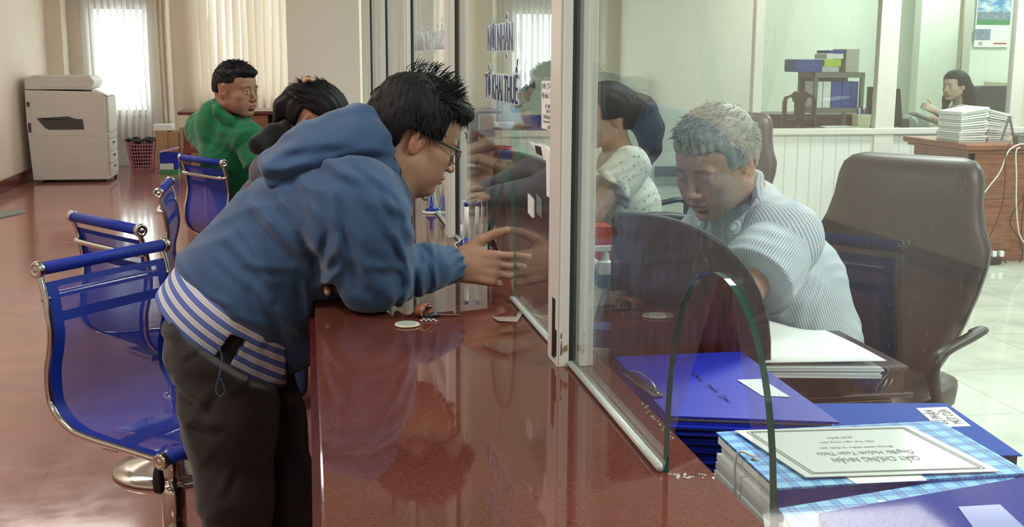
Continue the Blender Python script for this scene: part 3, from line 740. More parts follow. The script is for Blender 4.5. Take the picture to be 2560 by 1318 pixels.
# ------------------------------------------------------------------ boxes by the wall
def boxthing(name, lo, hi, mat, label, cat='box', group=None, bevel=.003, rz=0):
    m = M(); c = [(a + b) / 2 for a, b in zip(lo, hi)]; m.box((0, 0, (hi[2] - lo[2]) / 2), [b - a for a, b in zip(lo, hi)])
    o = obj(name, m, mat, None, bevel=bevel, label=label, cat=cat, group=group, local=True); o.location = (c[0], c[1], lo[2]); o.rotation_euler.z = rz; return o
y = 14.3
for i, (p0, p1, top, lab) in enumerate([(388, 418, 327, 'pale narrow carton nearest the glazed door'), (419, 446, 330, 'middle carton in the row by the wall'), (447, 462, 318, 'taller carton at the right end of the row, by the dark table')]):
    a = at(p0, top, y); b = at(p1, top, y)
    o = boxthing('carton', (a.x, y, 0), (b.x, y + .3, a.z), 'cardboard', lab, 'carton', 'cartons against the far wall')
a = at(385, 318, 14.25); boxthing('paper_packet', (a.x - .02, 14.32, at(400, 327, 14.3).z), (a.x + .2, 14.55, at(400, 327, 14.3).z + .07), 'white_plastic', 'white wrapped packet lying on the pale carton', 'packet')
t = thing('detergent_box', 'blue carton with a green foot and lilac lid on the floor', 'box', (at(423, 430, 14.1).x, 14.1, 0))
xa, xb = at(401, 430, 13.95).x, at(446, 430, 13.95).x
zz = at(420, 383, 13.95).z
m = M(); m.b2((xa, 13.95, .045), (xb, 14.15, zz)); obj('carton_body', m, 'blue_plastic', t, bevel=.003)
m = M(); m.b2((xa - .001, 13.949, 0), (xb + .001, 14.151, .06)); obj('green_foot', m, 'leaf_green' if 'leaf_green' in MATS else 'grey_plastic', t)
m = M(); m.b2((xa, 13.948, .06), (xb - .05, 13.95, .13)); obj('printed_band', m, 'film_white', t)
m = M(); m.prism([(xa - .01, 13.95, zz), (xb, 13.95, zz + .05), (xb, 13.95, zz + .06), (xa - .01, 13.95, zz + .012)], (0, .2, 0)); obj('lid', m, 'lilac' if 'lilac' in MATS else 'pink_plastic', t)
# ------------------------------------------------------------------ dark table below the window
tx0, tx1, ty0, ty1 = -1.37, -.18, 12.85, 13.6
t = thing('side_desk', 'reddish brown desk with an overhanging top below the blinds', 'desk', ((tx0 + tx1) / 2, 13.2, 0))
m = M(); m.b2((tx0, ty0, .745), (tx1, ty1, .785)); obj('desk_top', m, 'red_wood', t, bevel=.008)
m = M(); m.b2((tx0 + .26, ty0 + .03, 0), (tx0 + .30, ty1 - .03, .745)); m.b2((tx1 - .04, ty0 + .03, 0), (tx1, ty1 - .03, .745)); m.b2((tx0 + .26, ty1 - .06, .2), (tx1, ty1 - .03, .745)); obj('carcass', m, 'red_wood', t)
for z0, z1 in ((.60, .74), (.42, .59), (.2, .41)):
    m = M(); m.b2((-.83, ty0 + .02, z0), (-.42, ty0 + .05, z1)); d = obj('drawer', m, 'desk_wood', t, bevel=.004)
    m = M(); m.lathe((-.63, ty0 + .01, (z0 + z1) / 2), [(.014, -.008), (.014, .008)], 12); obj('knob', m, 'steel', d)
t = thing('wooden_chair', 'dark red wooden chair partly hidden behind the man in green', 'chair', (-1.15, 12.4, 0))
m = M(); m.b2((at(457, 314, 12.4).x, 12.4, 0), (at(474, 314, 12.4).x, 12.44, .62)); obj('back_post', m, 'red_wood', t)
m = M(); m.b2((-.85, 12.4, 0), (-.81, 12.44, .62)); obj('back_post', m, 'red_wood', t)
m = M(); m.b2((-1.25, 12.1, .40), (-.8, 12.45, .44)); obj('seat', m, 'red_wood', t)
m = M(); m.b2((-1.22, 12.405, .52), (-.83, 12.425, .60)); obj('back_rail', m, 'red_wood', t)
for x in (-1.22, -.85):
    m = M(); m.b2((x, 12.12, 0), (x + .035, 12.155, .40)); obj('leg', m, 'red_wood', t)
boxthing('storage_box', (at(470, 292, 12.7).x, 12.68, .0), (at(500, 292, 12.7).x, 12.84, .74), 'cardboard', 'brown box under the left end of the brown desk', 'box')
m = M(); m.box((0, 0, .01), (.10, .012, .14)); o = obj('power_socket', m, 'white_plastic', None, label='white socket plate on the far wall beside the blinds', cat='socket', local=True, bevel=.003); o.location = (at(415, 305, 15.08).x, 15.092, .62)
# floor drain / door mat at the left
a, b, c2, d = atz(-60, 530, .01), atz(62, 524, .01), atz(66, 530, .01), atz(-60, 556, .01)
m = M(); m.prism([a, b, c2, d][::-1], (0, 0, -.009)); obj('floor_mat', m, 'grey_plastic', None, label='flat grey mat on the floor by the left wall', cat='mat')
# ------------------------------------------------------------------ keys, tape, pens on the granite
k = atz(1090, 790, CE); z = CE
t = thing('key_ring', 'bunch of keys with a brown leather fob and round medal on granite', 'keys', tuple(k))
a = atz(1018, 812, CE + .002)
m = M(); m.lathe((a.x, a.y, CE + .0005), [(.0005, .0), (.026, .0), (.028, .002), (.026, .0045), (.0005, .0045)], 32); dm = obj('medal', m, 'medal_cream' if 'medal_cream' in MATS else 'paper', t, smooth=False)
m = M(); m.lathe((a.x, a.y, CE + .005), [(.022, .0), (.022, .0006)], 32); obj('medal_print', m, 'medal_print' if 'medal_print' in MATS else 'paper_grey', dm)
f0, f1 = atz(1038, 790, CE + .01), atz(1080, 768, CE + .014)
dirf = (f1 - f0); dirf.z = 0; dirf.normalize(); pf = Vector((-dirf.y, dirf.x, 0))
m = M()
loop = []
for i in range(25):
    q = 2 * math.pi * i / 24; loop.append(f0.lerp(f1, .5) + dirf * .027 * math.cos(q) + Vector((0, 0, .0125 * math.sin(q) + .004)))
for i in range(24):
    p, q = loop[i], loop[i + 1]; m.add([p - pf * .009, p + pf * .009, q + pf * .009, q - pf * .009], [(0, 1, 2, 3)])
obj('leather_fob', m, 'tan_leather' if 'tan_leather' in MATS else 'cardboard', t, smooth=True, solid=.003)
rc0 = atz(1070, 785, CE + .012)
m = M(); m.tube([rc0 + Vector((.017 * math.cos(q), .004 * math.cos(q), .012 + .014 * math.sin(q))) - Vector((0, 0, .008)) for q in [2 * math.pi * i / 24 for i in range(25)]], .0009, 6); obj('ring', m, 'chrome', t, smooth=True)
e0, e1 = atz(1062, 790, CE + .008), atz(1096, 786, CE + .006)
m = M(); m.tube([e0, e0.lerp(e1, .5), e1], [.007, .011, .008], 8, flat=(1, .5)); obj('key_head', m, 'black_plastic', t, smooth=True)
e2 = atz(1152, 787, CE + .004)
m = M(); m.tube([e1, e2], [.0042, .0022], 6, flat=(1, .45)); obj('key_blade', m, 'chrome', t)
for i in range(7):
    p = atz(1052 + i * 6, 801 - (i % 2) * 3, CE + .003)
    m = M(); m.tube([p + Vector((.004 * math.cos(q), .0025 * math.sin(q), .0012 * math.sin(q * 2))) for q in [2 * math.pi * j / 10 for j in range(11)]], .0008, 5); obj('chain_link', m, 'steel', t)
m = M(); q = [atz(*p, CE) for p in ((1228, 793), (1290, 795), (1300, 775), (1310, 783), (1293, 806), (1245, 806))]
m.add([p + Vector((0, 0, .0008 + .002 * (i % 2))) for i, p in enumerate(q)], [(0, 1, 2, 3, 4, 5)]); obj('adhesive_tape', m, 'tape', None, label='crumpled piece of clear tape on granite beside the sealant', cat='tape')
r_ = random.Random(31); m = M()
for i in range(46):
    q = atz(1672 + r_.uniform(0, 115), 1192 + r_.uniform(-6, 6), CE) if i < 26 else atz(1500 + i * 4 + r_.uniform(-4, 4), 1010 + (i - 26) * 4.6 + r_.uniform(-8, 8), CE)
    m.box(q + Vector((0, 0, .0008)), (r_.uniform(.001, .004), r_.uniform(.001, .004), .0014), (0, 0, r_.uniform(0, 3)))
obj('sealant_crumbs', m, 'silicone', None, label='crumbs of dried sealant beside the arched opening on granite', cat='crumbs', kind='stuff')
def pen_holder(p, label, tilt=0):
    t = thing('counter_pen', label, 'pen', tuple(p), group='pens on stands along the glass screen')
    m = M(); m.lathe(p, [(.034, 0), (.036, .004), (.034, .008), (.02, .010), (.001, .010)], 28); b = obj('stand_base', m, 'white_plastic', t, smooth=False)
    m = M(); m.lathe(p + Vector((0, 0, .008)), [(.027, 0), (.018, .014), (.009, .022), (.008, .055), (.0005, .056)], 20); obj('socket', m, 'pen_blue', t, smooth=True)
    m = M(); m.tube([p + Vector((0, 0, .05)), p + Vector((0, 0, .17))], .0058, 10); obj('pen_barrel', m, 'white_plastic', t, smooth=True)
    m = M(); m.tube([p + Vector((0, 0, .17)), p + Vector((0, 0, .19))], .0062, 10); obj('pen_cap', m, 'pen_blue', t, smooth=True)
    m = M(); m.tube(spline([p + Vector(v) for v in ((0, 0, .188), (-.008, .006, .195), (.004, .012, .16), (.012, .004, .08), (.02, 0, .03), (.032, -.006, .012), (.03, -.01, .006))], 6), .002, 6); obj('cord', m, 'white_plastic', t, smooth=True)
    return t
pen_holder(atz(1079, 533, CE), 'blue and white counter pen standing below the bent man’s chin'.replace('’', ''))
def clip_pen():
    p = atx(1166, 617, gx(3.4) - .02); p.z = CE
    t = thing('counter_pen', 'blue and white pen standing upright against glass beside the wrist', 'pen', tuple(p), group='pens on stands along the glass screen')
    for dx, dy, r, h in ((0, 0, .0062, .155), (-.013, .004, .004, .10)):
        q = p + Vector((dx, dy, 0))
        m = M(); m.tube([q + Vector((0, 0, .045)), q + Vector((0, 0, h - .012))], r, 10); obj('pen_barrel', m, 'white_plastic', t, smooth=True)
        m = M(); m.tube([q, q + Vector((0, 0, .048))], r * 1.05, 10); obj('pen_grip', m, 'pen_blue', t, smooth=True)
    m = M(); m.tube([p + Vector((0, 0, .143)), p + Vector((0, 0, .155))], .0066, 10); obj('pen_cap', m, 'pen_blue', t, smooth=True)
    m = M(); m.tube(spline([p + Vector(v) for v in ((0, 0, .155), (-.012, 0, .158), (-.014, 0, .12), (-.006, 0, .06), (-.02, 0, .04), (-.034, 0, .03), (-.02, 0, .012), (0, 0, .02), (.008, 0, .06), (.006, 0, .1))], 6), .002, 6); obj('cord', m, 'white_plastic', t, smooth=True)
    m = M(); m.box(p + Vector((-.035, -.01, .012)), (.05, .016, .004), (0, -.35, .1)); obj('tag_sleeve', m, 'white_plastic', t)
clip_pen()
# ------------------------------------------------------------------ notices on the glass
def notice(name, pts, label, mat='paper', cat='notice', th=.0006, xoff=-.0075):
    P = [atx(px, py, gx(2.3) + xoff) for px, py in pts]
    for i, p in enumerate(P): p.x = gx(p.y) + xoff
    c = sum(P, Vector((0, 0, 0))) / len(P); t = thing(name, label, cat, tuple(c))
    m = M(); m.prism(P, (-th, 0, 0)); obj('sheet', m, mat, t)
    return t, P
t, P = notice('wifi_notice', [(1355, 202), (1399, 202), (1399, 334), (1355, 320)], 'white printed notice taped on glass beside the nearest post', xoff=-.0055)
ux = (P[1] - P[0]); 
def tl(s, fx, fy, w, size, mat='ink_black'):
    o = P[0].lerp(P[1], fx); lo = P[3].lerp(P[2], fx); o = o.lerp(lo, fy)
    text('print', s, mat, t, o + Vector((-.0008, 0, 0)), ux, (0, 0, 1), size, (P[1] - P[0]).length * w, depth=.0001)
tl('WIFI:  CT-CanTho', .04, .17, .8, .016); tl('Mật khẩu:  Tctu2023ub', .04, .36, .85, .016)
tl('HỖ TRỢ QUYẾT TOÁN', .22, .56, .72, .010); tl('THUẾ TNCN CÁ NHÂN', .26, .66, .66, .010)
tl('Cài đặt ứng dụng eTax Mobile', .10, .78, .86, .012); tl('Trang web dịch vụ', .08, .87, .55, .008); tl('canhan.gdt.gov.vn', .34, .975, .62, .013)
t, P = notice('card_notice', [(1324, 354), (1366, 366), (1390, 402), (1392, 504), (1367, 490), (1366, 402)], 'white bent card taped on the glass below the printed notice', xoff=-.0055)
m = M(); a = P[0].lerp(P[1], .38); b = P[0].lerp(P[1], .72); m.prism([a + Vector((-.001, 0, -.004)), b + Vector((-.001, 0, -.004)), b + Vector((-.001, -.02, -.022)), a + Vector((-.001, -.02, -.02))], (-.0003, 0, 0)); obj('print', m, 'ink_black', t)
t, P = notice('sticker', [(1322, 484), (1334, 500), (1334, 546), (1322, 532)], 'small pale sticker on the glass near the arched opening', xoff=-.0055, cat='sticker')
# ------------------------------------------------------------------ staff worktops and dividers
def checks(name, base, dark, light, sc):
    """blue gingham print"""
    m, nt, b = nodes(name); L = nt.links.new
    tc = N(nt, 'ShaderNodeTexCoord'); sx = N(nt, 'ShaderNodeSeparateXYZ'); L(tc.outputs['Object'], sx.inputs[0])
    def wave(ax, period, duty):
        d = N(nt, 'ShaderNodeMath', operation='DIVIDE'); L(sx.outputs[ax], d.inputs[0]); d.inputs[1].default_value = period
        f = N(nt, 'ShaderNodeMath', operation='FRACT'); L(d.outputs[0], f.inputs[0])
        l = N(nt, 'ShaderNodeMath', operation='LESS_THAN'); L(f.outputs[0], l.inputs[0]); l.inputs[1].default_value = duty; return l.outputs[0]
    a, c = wave('X', sc, .45), wave('Y', sc, .45); s = N(nt, 'ShaderNodeMath', operation='ADD'); L(a, s.inputs[0]); L(c, s.inputs[1])
    h = N(nt, 'ShaderNodeMath', operation='MULTIPLY'); L(s.outputs[0], h.inputs[0]); h.inputs[1].default_value = .5
    r = N(nt, 'ShaderNodeValToRGB'); r.color_ramp.interpolation = 'CONSTANT'; e = r.color_ramp.elements
    e[0].position = 0; e[0].color = (*srgb(light), 1); e[1].position = .9; e[1].color = (*srgb(dark), 1); x = e.new(.4); x.color = (*srgb(base), 1)
    L(h.outputs[0], r.inputs[0])
    a2, c2 = wave('X', sc / 4, .12), wave('Y', sc / 4, .12); mm = N(nt, 'ShaderNodeMath', operation='MAXIMUM'); L(a2, mm.inputs[0]); L(c2, mm.inputs[1])
    m2 = N(nt, 'ShaderNodeMath', operation='MULTIPLY'); L(mm.outputs[0], m2.inputs[0]); m2.inputs[1].default_value = .35
    mx = N(nt, 'ShaderNodeMixRGB'); L(m2.outputs[0], mx.inputs[0]); L(r.outputs[0], mx.inputs[1]); mx.inputs[2].default_value = (*srgb('b9dcee'), 1)
    L(mx.outputs[0], b.inputs['Base Color']); b.inputs['Roughness'].default_value = .5
checks('gingham', '2178bc', '0f559c', '66a8cf', .034)
WT = .665
stations = [(.55, 2.15), (2.19, 3.68), (3.72, 5.28), (5.32, 6.95)]
for i, (a, b) in enumerate(stations):
    t = thing('staff_desk', ['staff desk nearest the viewer, covered by blue folders', 'staff desk of the grey-haired man in a striped shirt', 'staff desk of the woman in a floral blouse', 'staff desk farthest along the glass screen'][i], 'desk', (.89, (a + b) / 2, 0), group='staff desks behind the counter')
    m = M(); m.b2((.56, a, WT - .03), (1.215, b, WT)); obj('desk_top', m, 'brown_wood', t, bevel=.004)
    for y in (a + .02, b - .05):
        m = M(); m.b2((.58, y, 0), (1.19, y + .03, WT - .03)); obj('side_panel', m, 'brown_wood', t)
    m = M(); m.b2((.585, a + .05, .25), (.605, b - .05, WT - .03)); obj('modesty_panel', m, 'brown_wood', t)
for i, y in enumerate((2.17, 3.70, 5.30)):
    P = []; x0 = .587
    P = [(x0, WT), (x0, 1.06), (x0 + .012, 1.075)]
    for k in range(15):
        q = k / 14; a = q * math.pi / 2
        P.append((x0 + .012 + .325 * math.sin(a) ** .92, .765 + .31 * math.cos(a) ** .9 if k < 14 else .765))
    P += [(x0 + .36, .70), (x0 + .36, WT)]
    t = thing('desk_divider', ['dark brown curved divider board standing behind the nearest glass', 'dark brown curved divider seen through the middle glass pane', 'dark brown curved divider farther along the staff desks'][i], 'divider', (.75, y, WT), group='curved divider boards between staff desks')
    m = M(); m.prism([(x, y, z) for x, z in P], (0, .018, 0)); obj('board', m, 'brown_wood', t, bevel=.002)
    m = M(); m.tube([(x, y + .009, z) for x, z in P[1:-2]], .011, 6, flat=(.85, .5)); obj('edge_band', m, 'copier_dark', t, smooth=True)
# riser box on the second desk, bundle of papers on it
RZ = .735
a = at(1910, 935, 2.2); b = at(2262, 932, 2.2)
t = thing('drawer_unit', 'low dark brown drawer box on the desk below the papers', 'drawer unit', ((a.x + b.x) / 2, 2.35, WT))
m = M(); m.b2((.86, 2.20, WT + .001), (b.x, 2.52, RZ)); obj('carcass', m, 'brown_wood', t, bevel=.002)
m = M(); m.b2((.86, 2.194, RZ - .012), (b.x + .006, 2.526, RZ)); m.b2((.86, 2.19, WT + .001), (b.x + .02, 2.2, WT + .012)); obj('moulding', m, 'brown_wood', t, bevel=.004)
def sheets(name, corners, z, th, n, label, cat, mat='paper', jitter=.004, seed=1, group=None, part='sheet', curl=0):
    """a pile: corners are world xy points; each layer slightly shifted"""
    r = random.Random(seed); P = [Vector((p[0], p[1], 0)) for p in corners]; c = sum(P, Vector((0, 0, 0))) / len(P)
    t = thing(name, label, cat, (c.x, c.y, z), group=group)
    for i in range(n):
        dx, dy, a = r.uniform(-jitter, jitter), r.uniform(-jitter, jitter), r.uniform(-jitter, jitter) * 4
        Rm = Matrix.Rotation(a, 3, 'Z'); z0 = z + th * i / n
        m = M(); m.prism([c + Rm @ (p - c) + Vector((dx, dy, z0)) for p in P], (0, 0, th / n * .86)); obj(part, m, mat if isinstance(mat, str) else mat[i % len(mat)], t)
    return t
xy = lambda px, py, z: tuple(atz(px, py, z))[:2]
sheets('paper_stack', [xy(1860, 916, .76), xy(2208, 918, .76), xy(2060, 838, .76), xy(1830, 812, .76)], RZ + .001, .022, 6, 'thick bundle of white papers beside the striped-shirt man', 'papers', ['paper', 'paper_grey'], .003, 3)
Pc = [atz(1835, 800, .775), atz(1905, 912, .762), atz(2216, 907, .766), atz(2062, 829, .772)]
m = M(); n = 9; rows = []
for i in range(n):
    u = i / (n - 1); rows.append([])
    for j in range(n):
        v = j / (n - 1); p = Pc[0].lerp(Pc[3], v).lerp(Pc[1].lerp(Pc[2], v), u); p.z += .006 * math.sin(v * 6 + u * 2) * (1 - u) + .004
        rows[-1].append(p)
m.grid(rows); obj('loose_sheet', m, 'paper', None, smooth=True, solid=.0012, label='top white sheet curling over the bundle of papers', cat='paper sheet')
m = M(); m.tube(spline([atz(2215, 918, .75), at(2222, 930, 2.17), at(2205, 950, 2.17), at(2186, 978, 2.17)], 5), .0012, 5); obj('string', m, 'cardboard', None, label='thin brown string dangling from the paper bundle', cat='string', smooth=True)
# stack of glossy blue folders against the divider
FZ = .80
cA, cB, cC, cD = xy(1535, 915, FZ), xy(1900, 942, FZ), xy(2098, 1055, FZ), xy(1650, 1042, FZ)
cB = (cC[0] - .003, cA[1] - .01)
cA = (.585, 2.13); cB = (.845, 2.13)
cC = xy(2098, 1055, FZ); cD = xy(1655, 1040, FZ); cD = (max(cD[0], .572), cD[1])
r = random.Random(4); nf = 9; z = WT + .001
for i in range(nf):
    top = i == nf - 1; th = (FZ - z) / (nf - i); dx = r.uniform(-.006, .006) if not top else 0; dy = r.uniform(-.008, .012) if not top else 0
    t = thing('blue_folder', 'topmost glossy blue folder of the stack, handwriting and metal clip on its cover' if top else 'glossy blue folder in the stack leaning on the curved divider', 'folder', ((cA[0] + cC[0]) / 2, (cA[1] + cC[1]) / 2, z), group='blue folders stacked by the divider')
    P = [Vector((x + (dx if x > .7 else 0), y - (dy if y < 1.9 else 0), z)) for x, y in (cA, cB, cC, cD)]
    m = M(); m.prism(P[::-1], (0, 0, .0038)); obj('lower_cover', m, 'blue_plastic', t)
    m = M(); m.prism([p + Vector((0, 0, th - .0042)) for p in P][::-1], (0, 0, .0038)); obj('upper_cover', m, 'blue_plastic', t)
    m = M(); m.prism([p.lerp(sum(P, Vector()) / 4, .05) + Vector((0, 0, .0039)) for p in P][::-1], (0, 0, th - .0082)); obj('sheets', m, 'dark_blue' if not top else 'paper_grey', t)
    if top:
        s0, s1 = atz(1572, 935, FZ + .004), atz(1645, 990, FZ + .004)
        m = M(); m.box((s0 + s1) / 2, ((s1 - s0).length, .022, .004), (0, 0, math.atan2(s1.y - s0.y, s1.x - s0.x))); cl = obj('clip_plate', m, 'steel', t, bevel=.001)
        m = M(); m.tube(spline([s0 + Vector((0, 0, .004)), s0.lerp(s1, .2) + Vector((.006, 0, .012)), s0.lerp(s1, .6) + Vector((.006, 0, .014)), s0.lerp(s1, .85) + Vector((.004, 0, .007)), s1 + Vector((0, 0, .004))], 5), .0016, 6); obj('clip_wire', m, 'chrome', cl, smooth=True)
        q = [atz(*p, FZ + .0006) for p in ((1843, 950), (1905, 948), (1975, 993), (1905, 990))]
        m = M(); m.prism(q[::-1], (0, 0, .0003)); obj('tape_label', m, 'film_white', t)
        for k in range(3):
            s = [atz(1735 + k * 32 + 7 * math.cos(j * 1.9 + k) + j * 2.2, 935 + k * 26 + 5 * math.sin(j * 2.3) + j * 1.6, FZ + .0008) for j in range(12)]
            m = M(); m.tube(spline(s, 3), .0005, 4); obj('handwriting', m, 'dark_blue', t)
    z += th
# large blue folder with the BỘ PHẬN MỘT CỬA label
BZ = .72
q = [atz(2010, 1010, BZ), atz(2365, 1011, BZ), atz(2556, 1142, BZ), atz(2160, 1144, BZ)]
q[0] = q[3] + (q[1] - q[2])
t = thing('blue_folder', 'flat blue folder with a white paper label, behind the certificate', 'folder', tuple(sum(q, Vector()) / 4 - Vector((0, 0, BZ - WT))))
m = M(); m.prism(q[::-1], (0, 0, .003)); obj('upper_cover', m, 'blue_cover', t, bevel=.001)
m = M(); m.prism([p + Vector((0, 0, WT + .001 - BZ)) for p in q][::-1], (0, 0, .003)); obj('lower_cover', m, 'blue_cover', t)
cq = sum(q, Vector()) / 4
m = M(); m.prism([p.lerp(cq, .04) + Vector((0, 0, WT + .005 - BZ)) for p in q][::-1], (0, 0, BZ - WT - .006)); obj('sheets', m, 'dark_blue', t)
lq = [atz(2290, 1021, BZ + .0035), atz(2367, 1018, BZ + .0035), atz(2428, 1066, BZ + .0035), atz(2345, 1069, BZ + .0035)]
m = M(); m.prism(lq[::-1], (0, 0, .0004)); obj('paper_label', m, 'paper', t)
rx = lq[0] - lq[3] ; ry = lq[3] - lq[2]          # reading direction on the label, seen upside down
for s, f in (('BỘ PHẬN', .42), ('MỘT CỬA', .86)):
    o = lq[3].lerp(lq[2], f); text('lettering', s, 'ink_black', t, o + Vector((0, 0, .0008)) + rx * .12, rx, -(lq[2] - lq[3]), .026, rx.length * .72, depth=.0001)
# gingham binders with certificate
def binder(q, z0, z1, label, rng):
    cq = sum(q, Vector()) / 4
    t = thing('gingham_binder', label, 'binder', (cq.x, cq.y, z0), group='blue gingham binders on the nearest desk')
    m = M(); m.prism(q[::-1], (0, 0, .003)); obj('upper_cover', m, 'gingham', t)
    m = M(); m.prism([Vector((p.x, p.y, z0)) for p in q][::-1], (0, 0, .003)); obj('lower_cover', m, 'gingham', t)
    # spine along the near long edge
    d = (q[2] - q[3]).normalized(); nn = Vector((-d.y, d.x, 0))
    m = M(); a, b = q[3], q[2]; m.prism([Vector((a.x, a.y, z0)), Vector((b.x, b.y, z0)), Vector((b.x, b.y, z1)), Vector((a.x, a.y, z1))], nn * .003); obj('spine', m, 'purple_cover', t)
    r = random.Random(rng); n = 9
    for i in range(n):
        z = z0 + .004 + (z1 - z0 - .006) * i / n; sh = r.uniform(-.004, .016)
        m = M(); P = [q[0] + d * (.012 - sh), q[1] - d * .02, q[2] + nn * .008 - d * .02, q[3] + nn * .008 + d * (.012 - sh)]
        m.prism([Vector((p.x, p.y, z)) for p in P][::-1], (0, 0, (z1 - z0 - .006) / n * .8)); obj('paper_block', m, ['paper', 'paper_grey'][i % 2], t)
    return t, d, nn
GZ = .795
q = [atz(1790, 1085, GZ), atz(2420, 1100, GZ), atz(2575, 1188, GZ), atz(1942, 1226, GZ)]
q[1] = q[0] + (q[2] - q[3])
t, d, nn = binder(q, WT + .002, GZ, 'blue gingham binder stuffed with papers, lying under the certificate', 2)
m = M(); k = atz(1888, 1149, GZ + .004); m.lathe((k.x, k.y, GZ + .003), [(.003, 0), (.006, 0), (.006, .002), (.003, .002)], 16); obj('eyelet', m, 'steel', t)
k2 = atz(1877, 1160, GZ); m = M(); m.tube(spline([k + Vector((0, 0, .004)), q[0].lerp(q[3], .42) + Vector((-.004, 0, .003)), q[0].lerp(q[3], .45) + Vector((-.008, 0, -.06)), q[0].lerp(q[3], .5) + Vector((-.006, 0, -.12))], 4), .002, 6); obj('tie_cord', m, 'paper_grey', t)
lq = [atz(*p, GZ + .0035) for p in ((2105, 1188), (2290, 1178), (2318, 1202), (2140, 1210))]
m = M(); m.prism(lq[::-1], (0, 0, .0004)); obj('paper_label', m, 'paper', t)
cz = GZ + .006
cq = [atz(*p, cz) for p in ((1837, 1078), (2272, 1066), (2520, 1166), (2015, 1195))]
cq[2] = cq[3] + (cq[1] - cq[0])
t = thing('certificate', 'laminated white certificate lying upside down on the gingham binder', 'certificate', tuple(sum(cq, Vector()) / 4))
m = M(); m.prism(cq[::-1], (0, 0, .0012)); obj('laminate', m, 'laminate' if 'laminate' in MATS else 'paper', t)
C0 = sum(cq, Vector()) / 4
def ins(f): return [C0.lerp(p, f) + Vector((0, 0, .0016)) for p in cq]
for f in (.90, .865):
    A = ins(f); m = M()
    for i in range(4): m.tube([A[i], A[(i + 1) % 4]], .0007, 4)
    obj('border_line', m, 'ink_grey' if 'ink_grey' in MATS else 'grey_plastic', t)
rx = (cq[0] - cq[1]); ry = cq[0] - cq[3]
rxn = rx.normalized(); 
def ctext(s, fy, w, size, f=.5):
    mid = cq[3].lerp(cq[0], fy).lerp(cq[2].lerp(cq[1], fy), .5)
    text('print', s, 'ink_grey' if 'ink_grey' in MATS else 'grey_plastic', t, mid - rxn * (w * rx.length / 2) + Vector((0, 0, .0018)), rx, -ry, size, rx.length * w, depth=.0001)
ctext('GIẤY CHỨNG NHẬN', .34, .46, .026); ctext('Ông/Bà: Huỳnh Toàn Thức', .46, .52, .02); ctext('đã hoàn thành nhiệm vụ được giao', .56, .40, .010)
ctext('Cần Thơ, ngày tháng năm', .68, .3, .009); ctext('GIÁM ĐỐC', .78, .14, .010)
GZ2 = .79
q = [atz(1938, 1268, GZ2), atz(2535, 1212, GZ2), atz(2660, 1300, GZ2), atz(2040, 1420, GZ2)]
q[1] = q[0] + (q[2] - q[3])
qd = Vector((-.0, -.012, 0)); q = [p + qd for p in q]
t, d, nn = binder(q, WT + .002, GZ2, 'second blue gingham binder, nearest the lower right corner', 6)
k = atz(2205, 1256, GZ2 + .004); m = M(); m.lathe((k.x, k.y, GZ2 + .003), [(.003, 0), (.006, 0), (.006, .002), (.003, .002)], 16); obj('eyelet', m, 'steel', t)
PZ = GZ2 + .016
q = [atz(2045, 1282, PZ), atz(2620, 1222, PZ), atz(2720, 1300, PZ), atz(2120, 1420, PZ)]
q[1] = q[0] + (q[2] - q[3])
t = thing('blue_folder', 'violet blue folder with clear tape, lying on the nearest gingham binder', 'folder', tuple(sum(q, Vector()) / 4 - Vector((0, 0, .014))))
m = M(); m.prism([p - Vector((0, 0, .012)) for p in q][::-1], (0, 0, .013)); obj('cover', m, 'purple_cover', t, bevel=.004)
lq = [atz(*p, PZ + .0015) for p in ((2395, 1268), (2500, 1262), (2560, 1318), (2440, 1330))]
m = M(); m.prism(lq[::-1], (0, 0, .0004)); obj('clear_tape', m, 'purple_tape' if 'purple_tape' in MATS else 'purple_cover', t)
# loose papers spilling at the left of the binder, between binder and granite
for i in range(6):
    z = WT + .02 + i * .012
    P = [atz(*p, z) for p in ((1825 + i * 3, 1120 + i * 3), (1885, 1170), (1925, 1255), (1855 + i * 5, 1215 - i * 6))]
    P = [Vector((max(p.x, .566), p.y, z)) for p in P]
# sanitiser bottle
bp = Vector((.602, 2.285, WT)); 
t = thing('sanitizer_bottle', 'clear pump bottle of blue hand gel behind the nearest post', 'bottle', tuple(bp))
m = M(); m.lathe(bp, [(.001, .001), (.036, .001), (.038, .006), (.038, .20), (.034, .225), (.02, .25), (.014, .262), (.013, .275)], 28); obj('bottle_body', m, 'bottle_clear' if 'bottle_clear' in MATS else 'white_plastic', t, smooth=True)
m = M(); m.lathe(bp, [(.001, .003), (.0365, .003), (.0365, .16), (.001, .161)], 28); obj('gel', m, 'gel_blue' if 'gel_blue' in MATS else 'pen_blue', t, smooth=False)
m = M(); m.lathe(bp, [(.0386, .02), (.0388, .021), (.0388, .12), (.0386, .121)], 28); obj('paper_label', m, 'paper', t)
m = M(); m.lathe(bp, [(.017, .272), (.017, .297), (.008, .30), (.006, .325), (.001, .326)], 18); m.box(bp + Vector((-.018, 0, .325)), (.06, .014, .010)); m.tube([bp + Vector((-.045, 0, .325)), bp + Vector((-.055, 0, .29))], .005, 8); obj('pump', m, 'white_plastic', t)
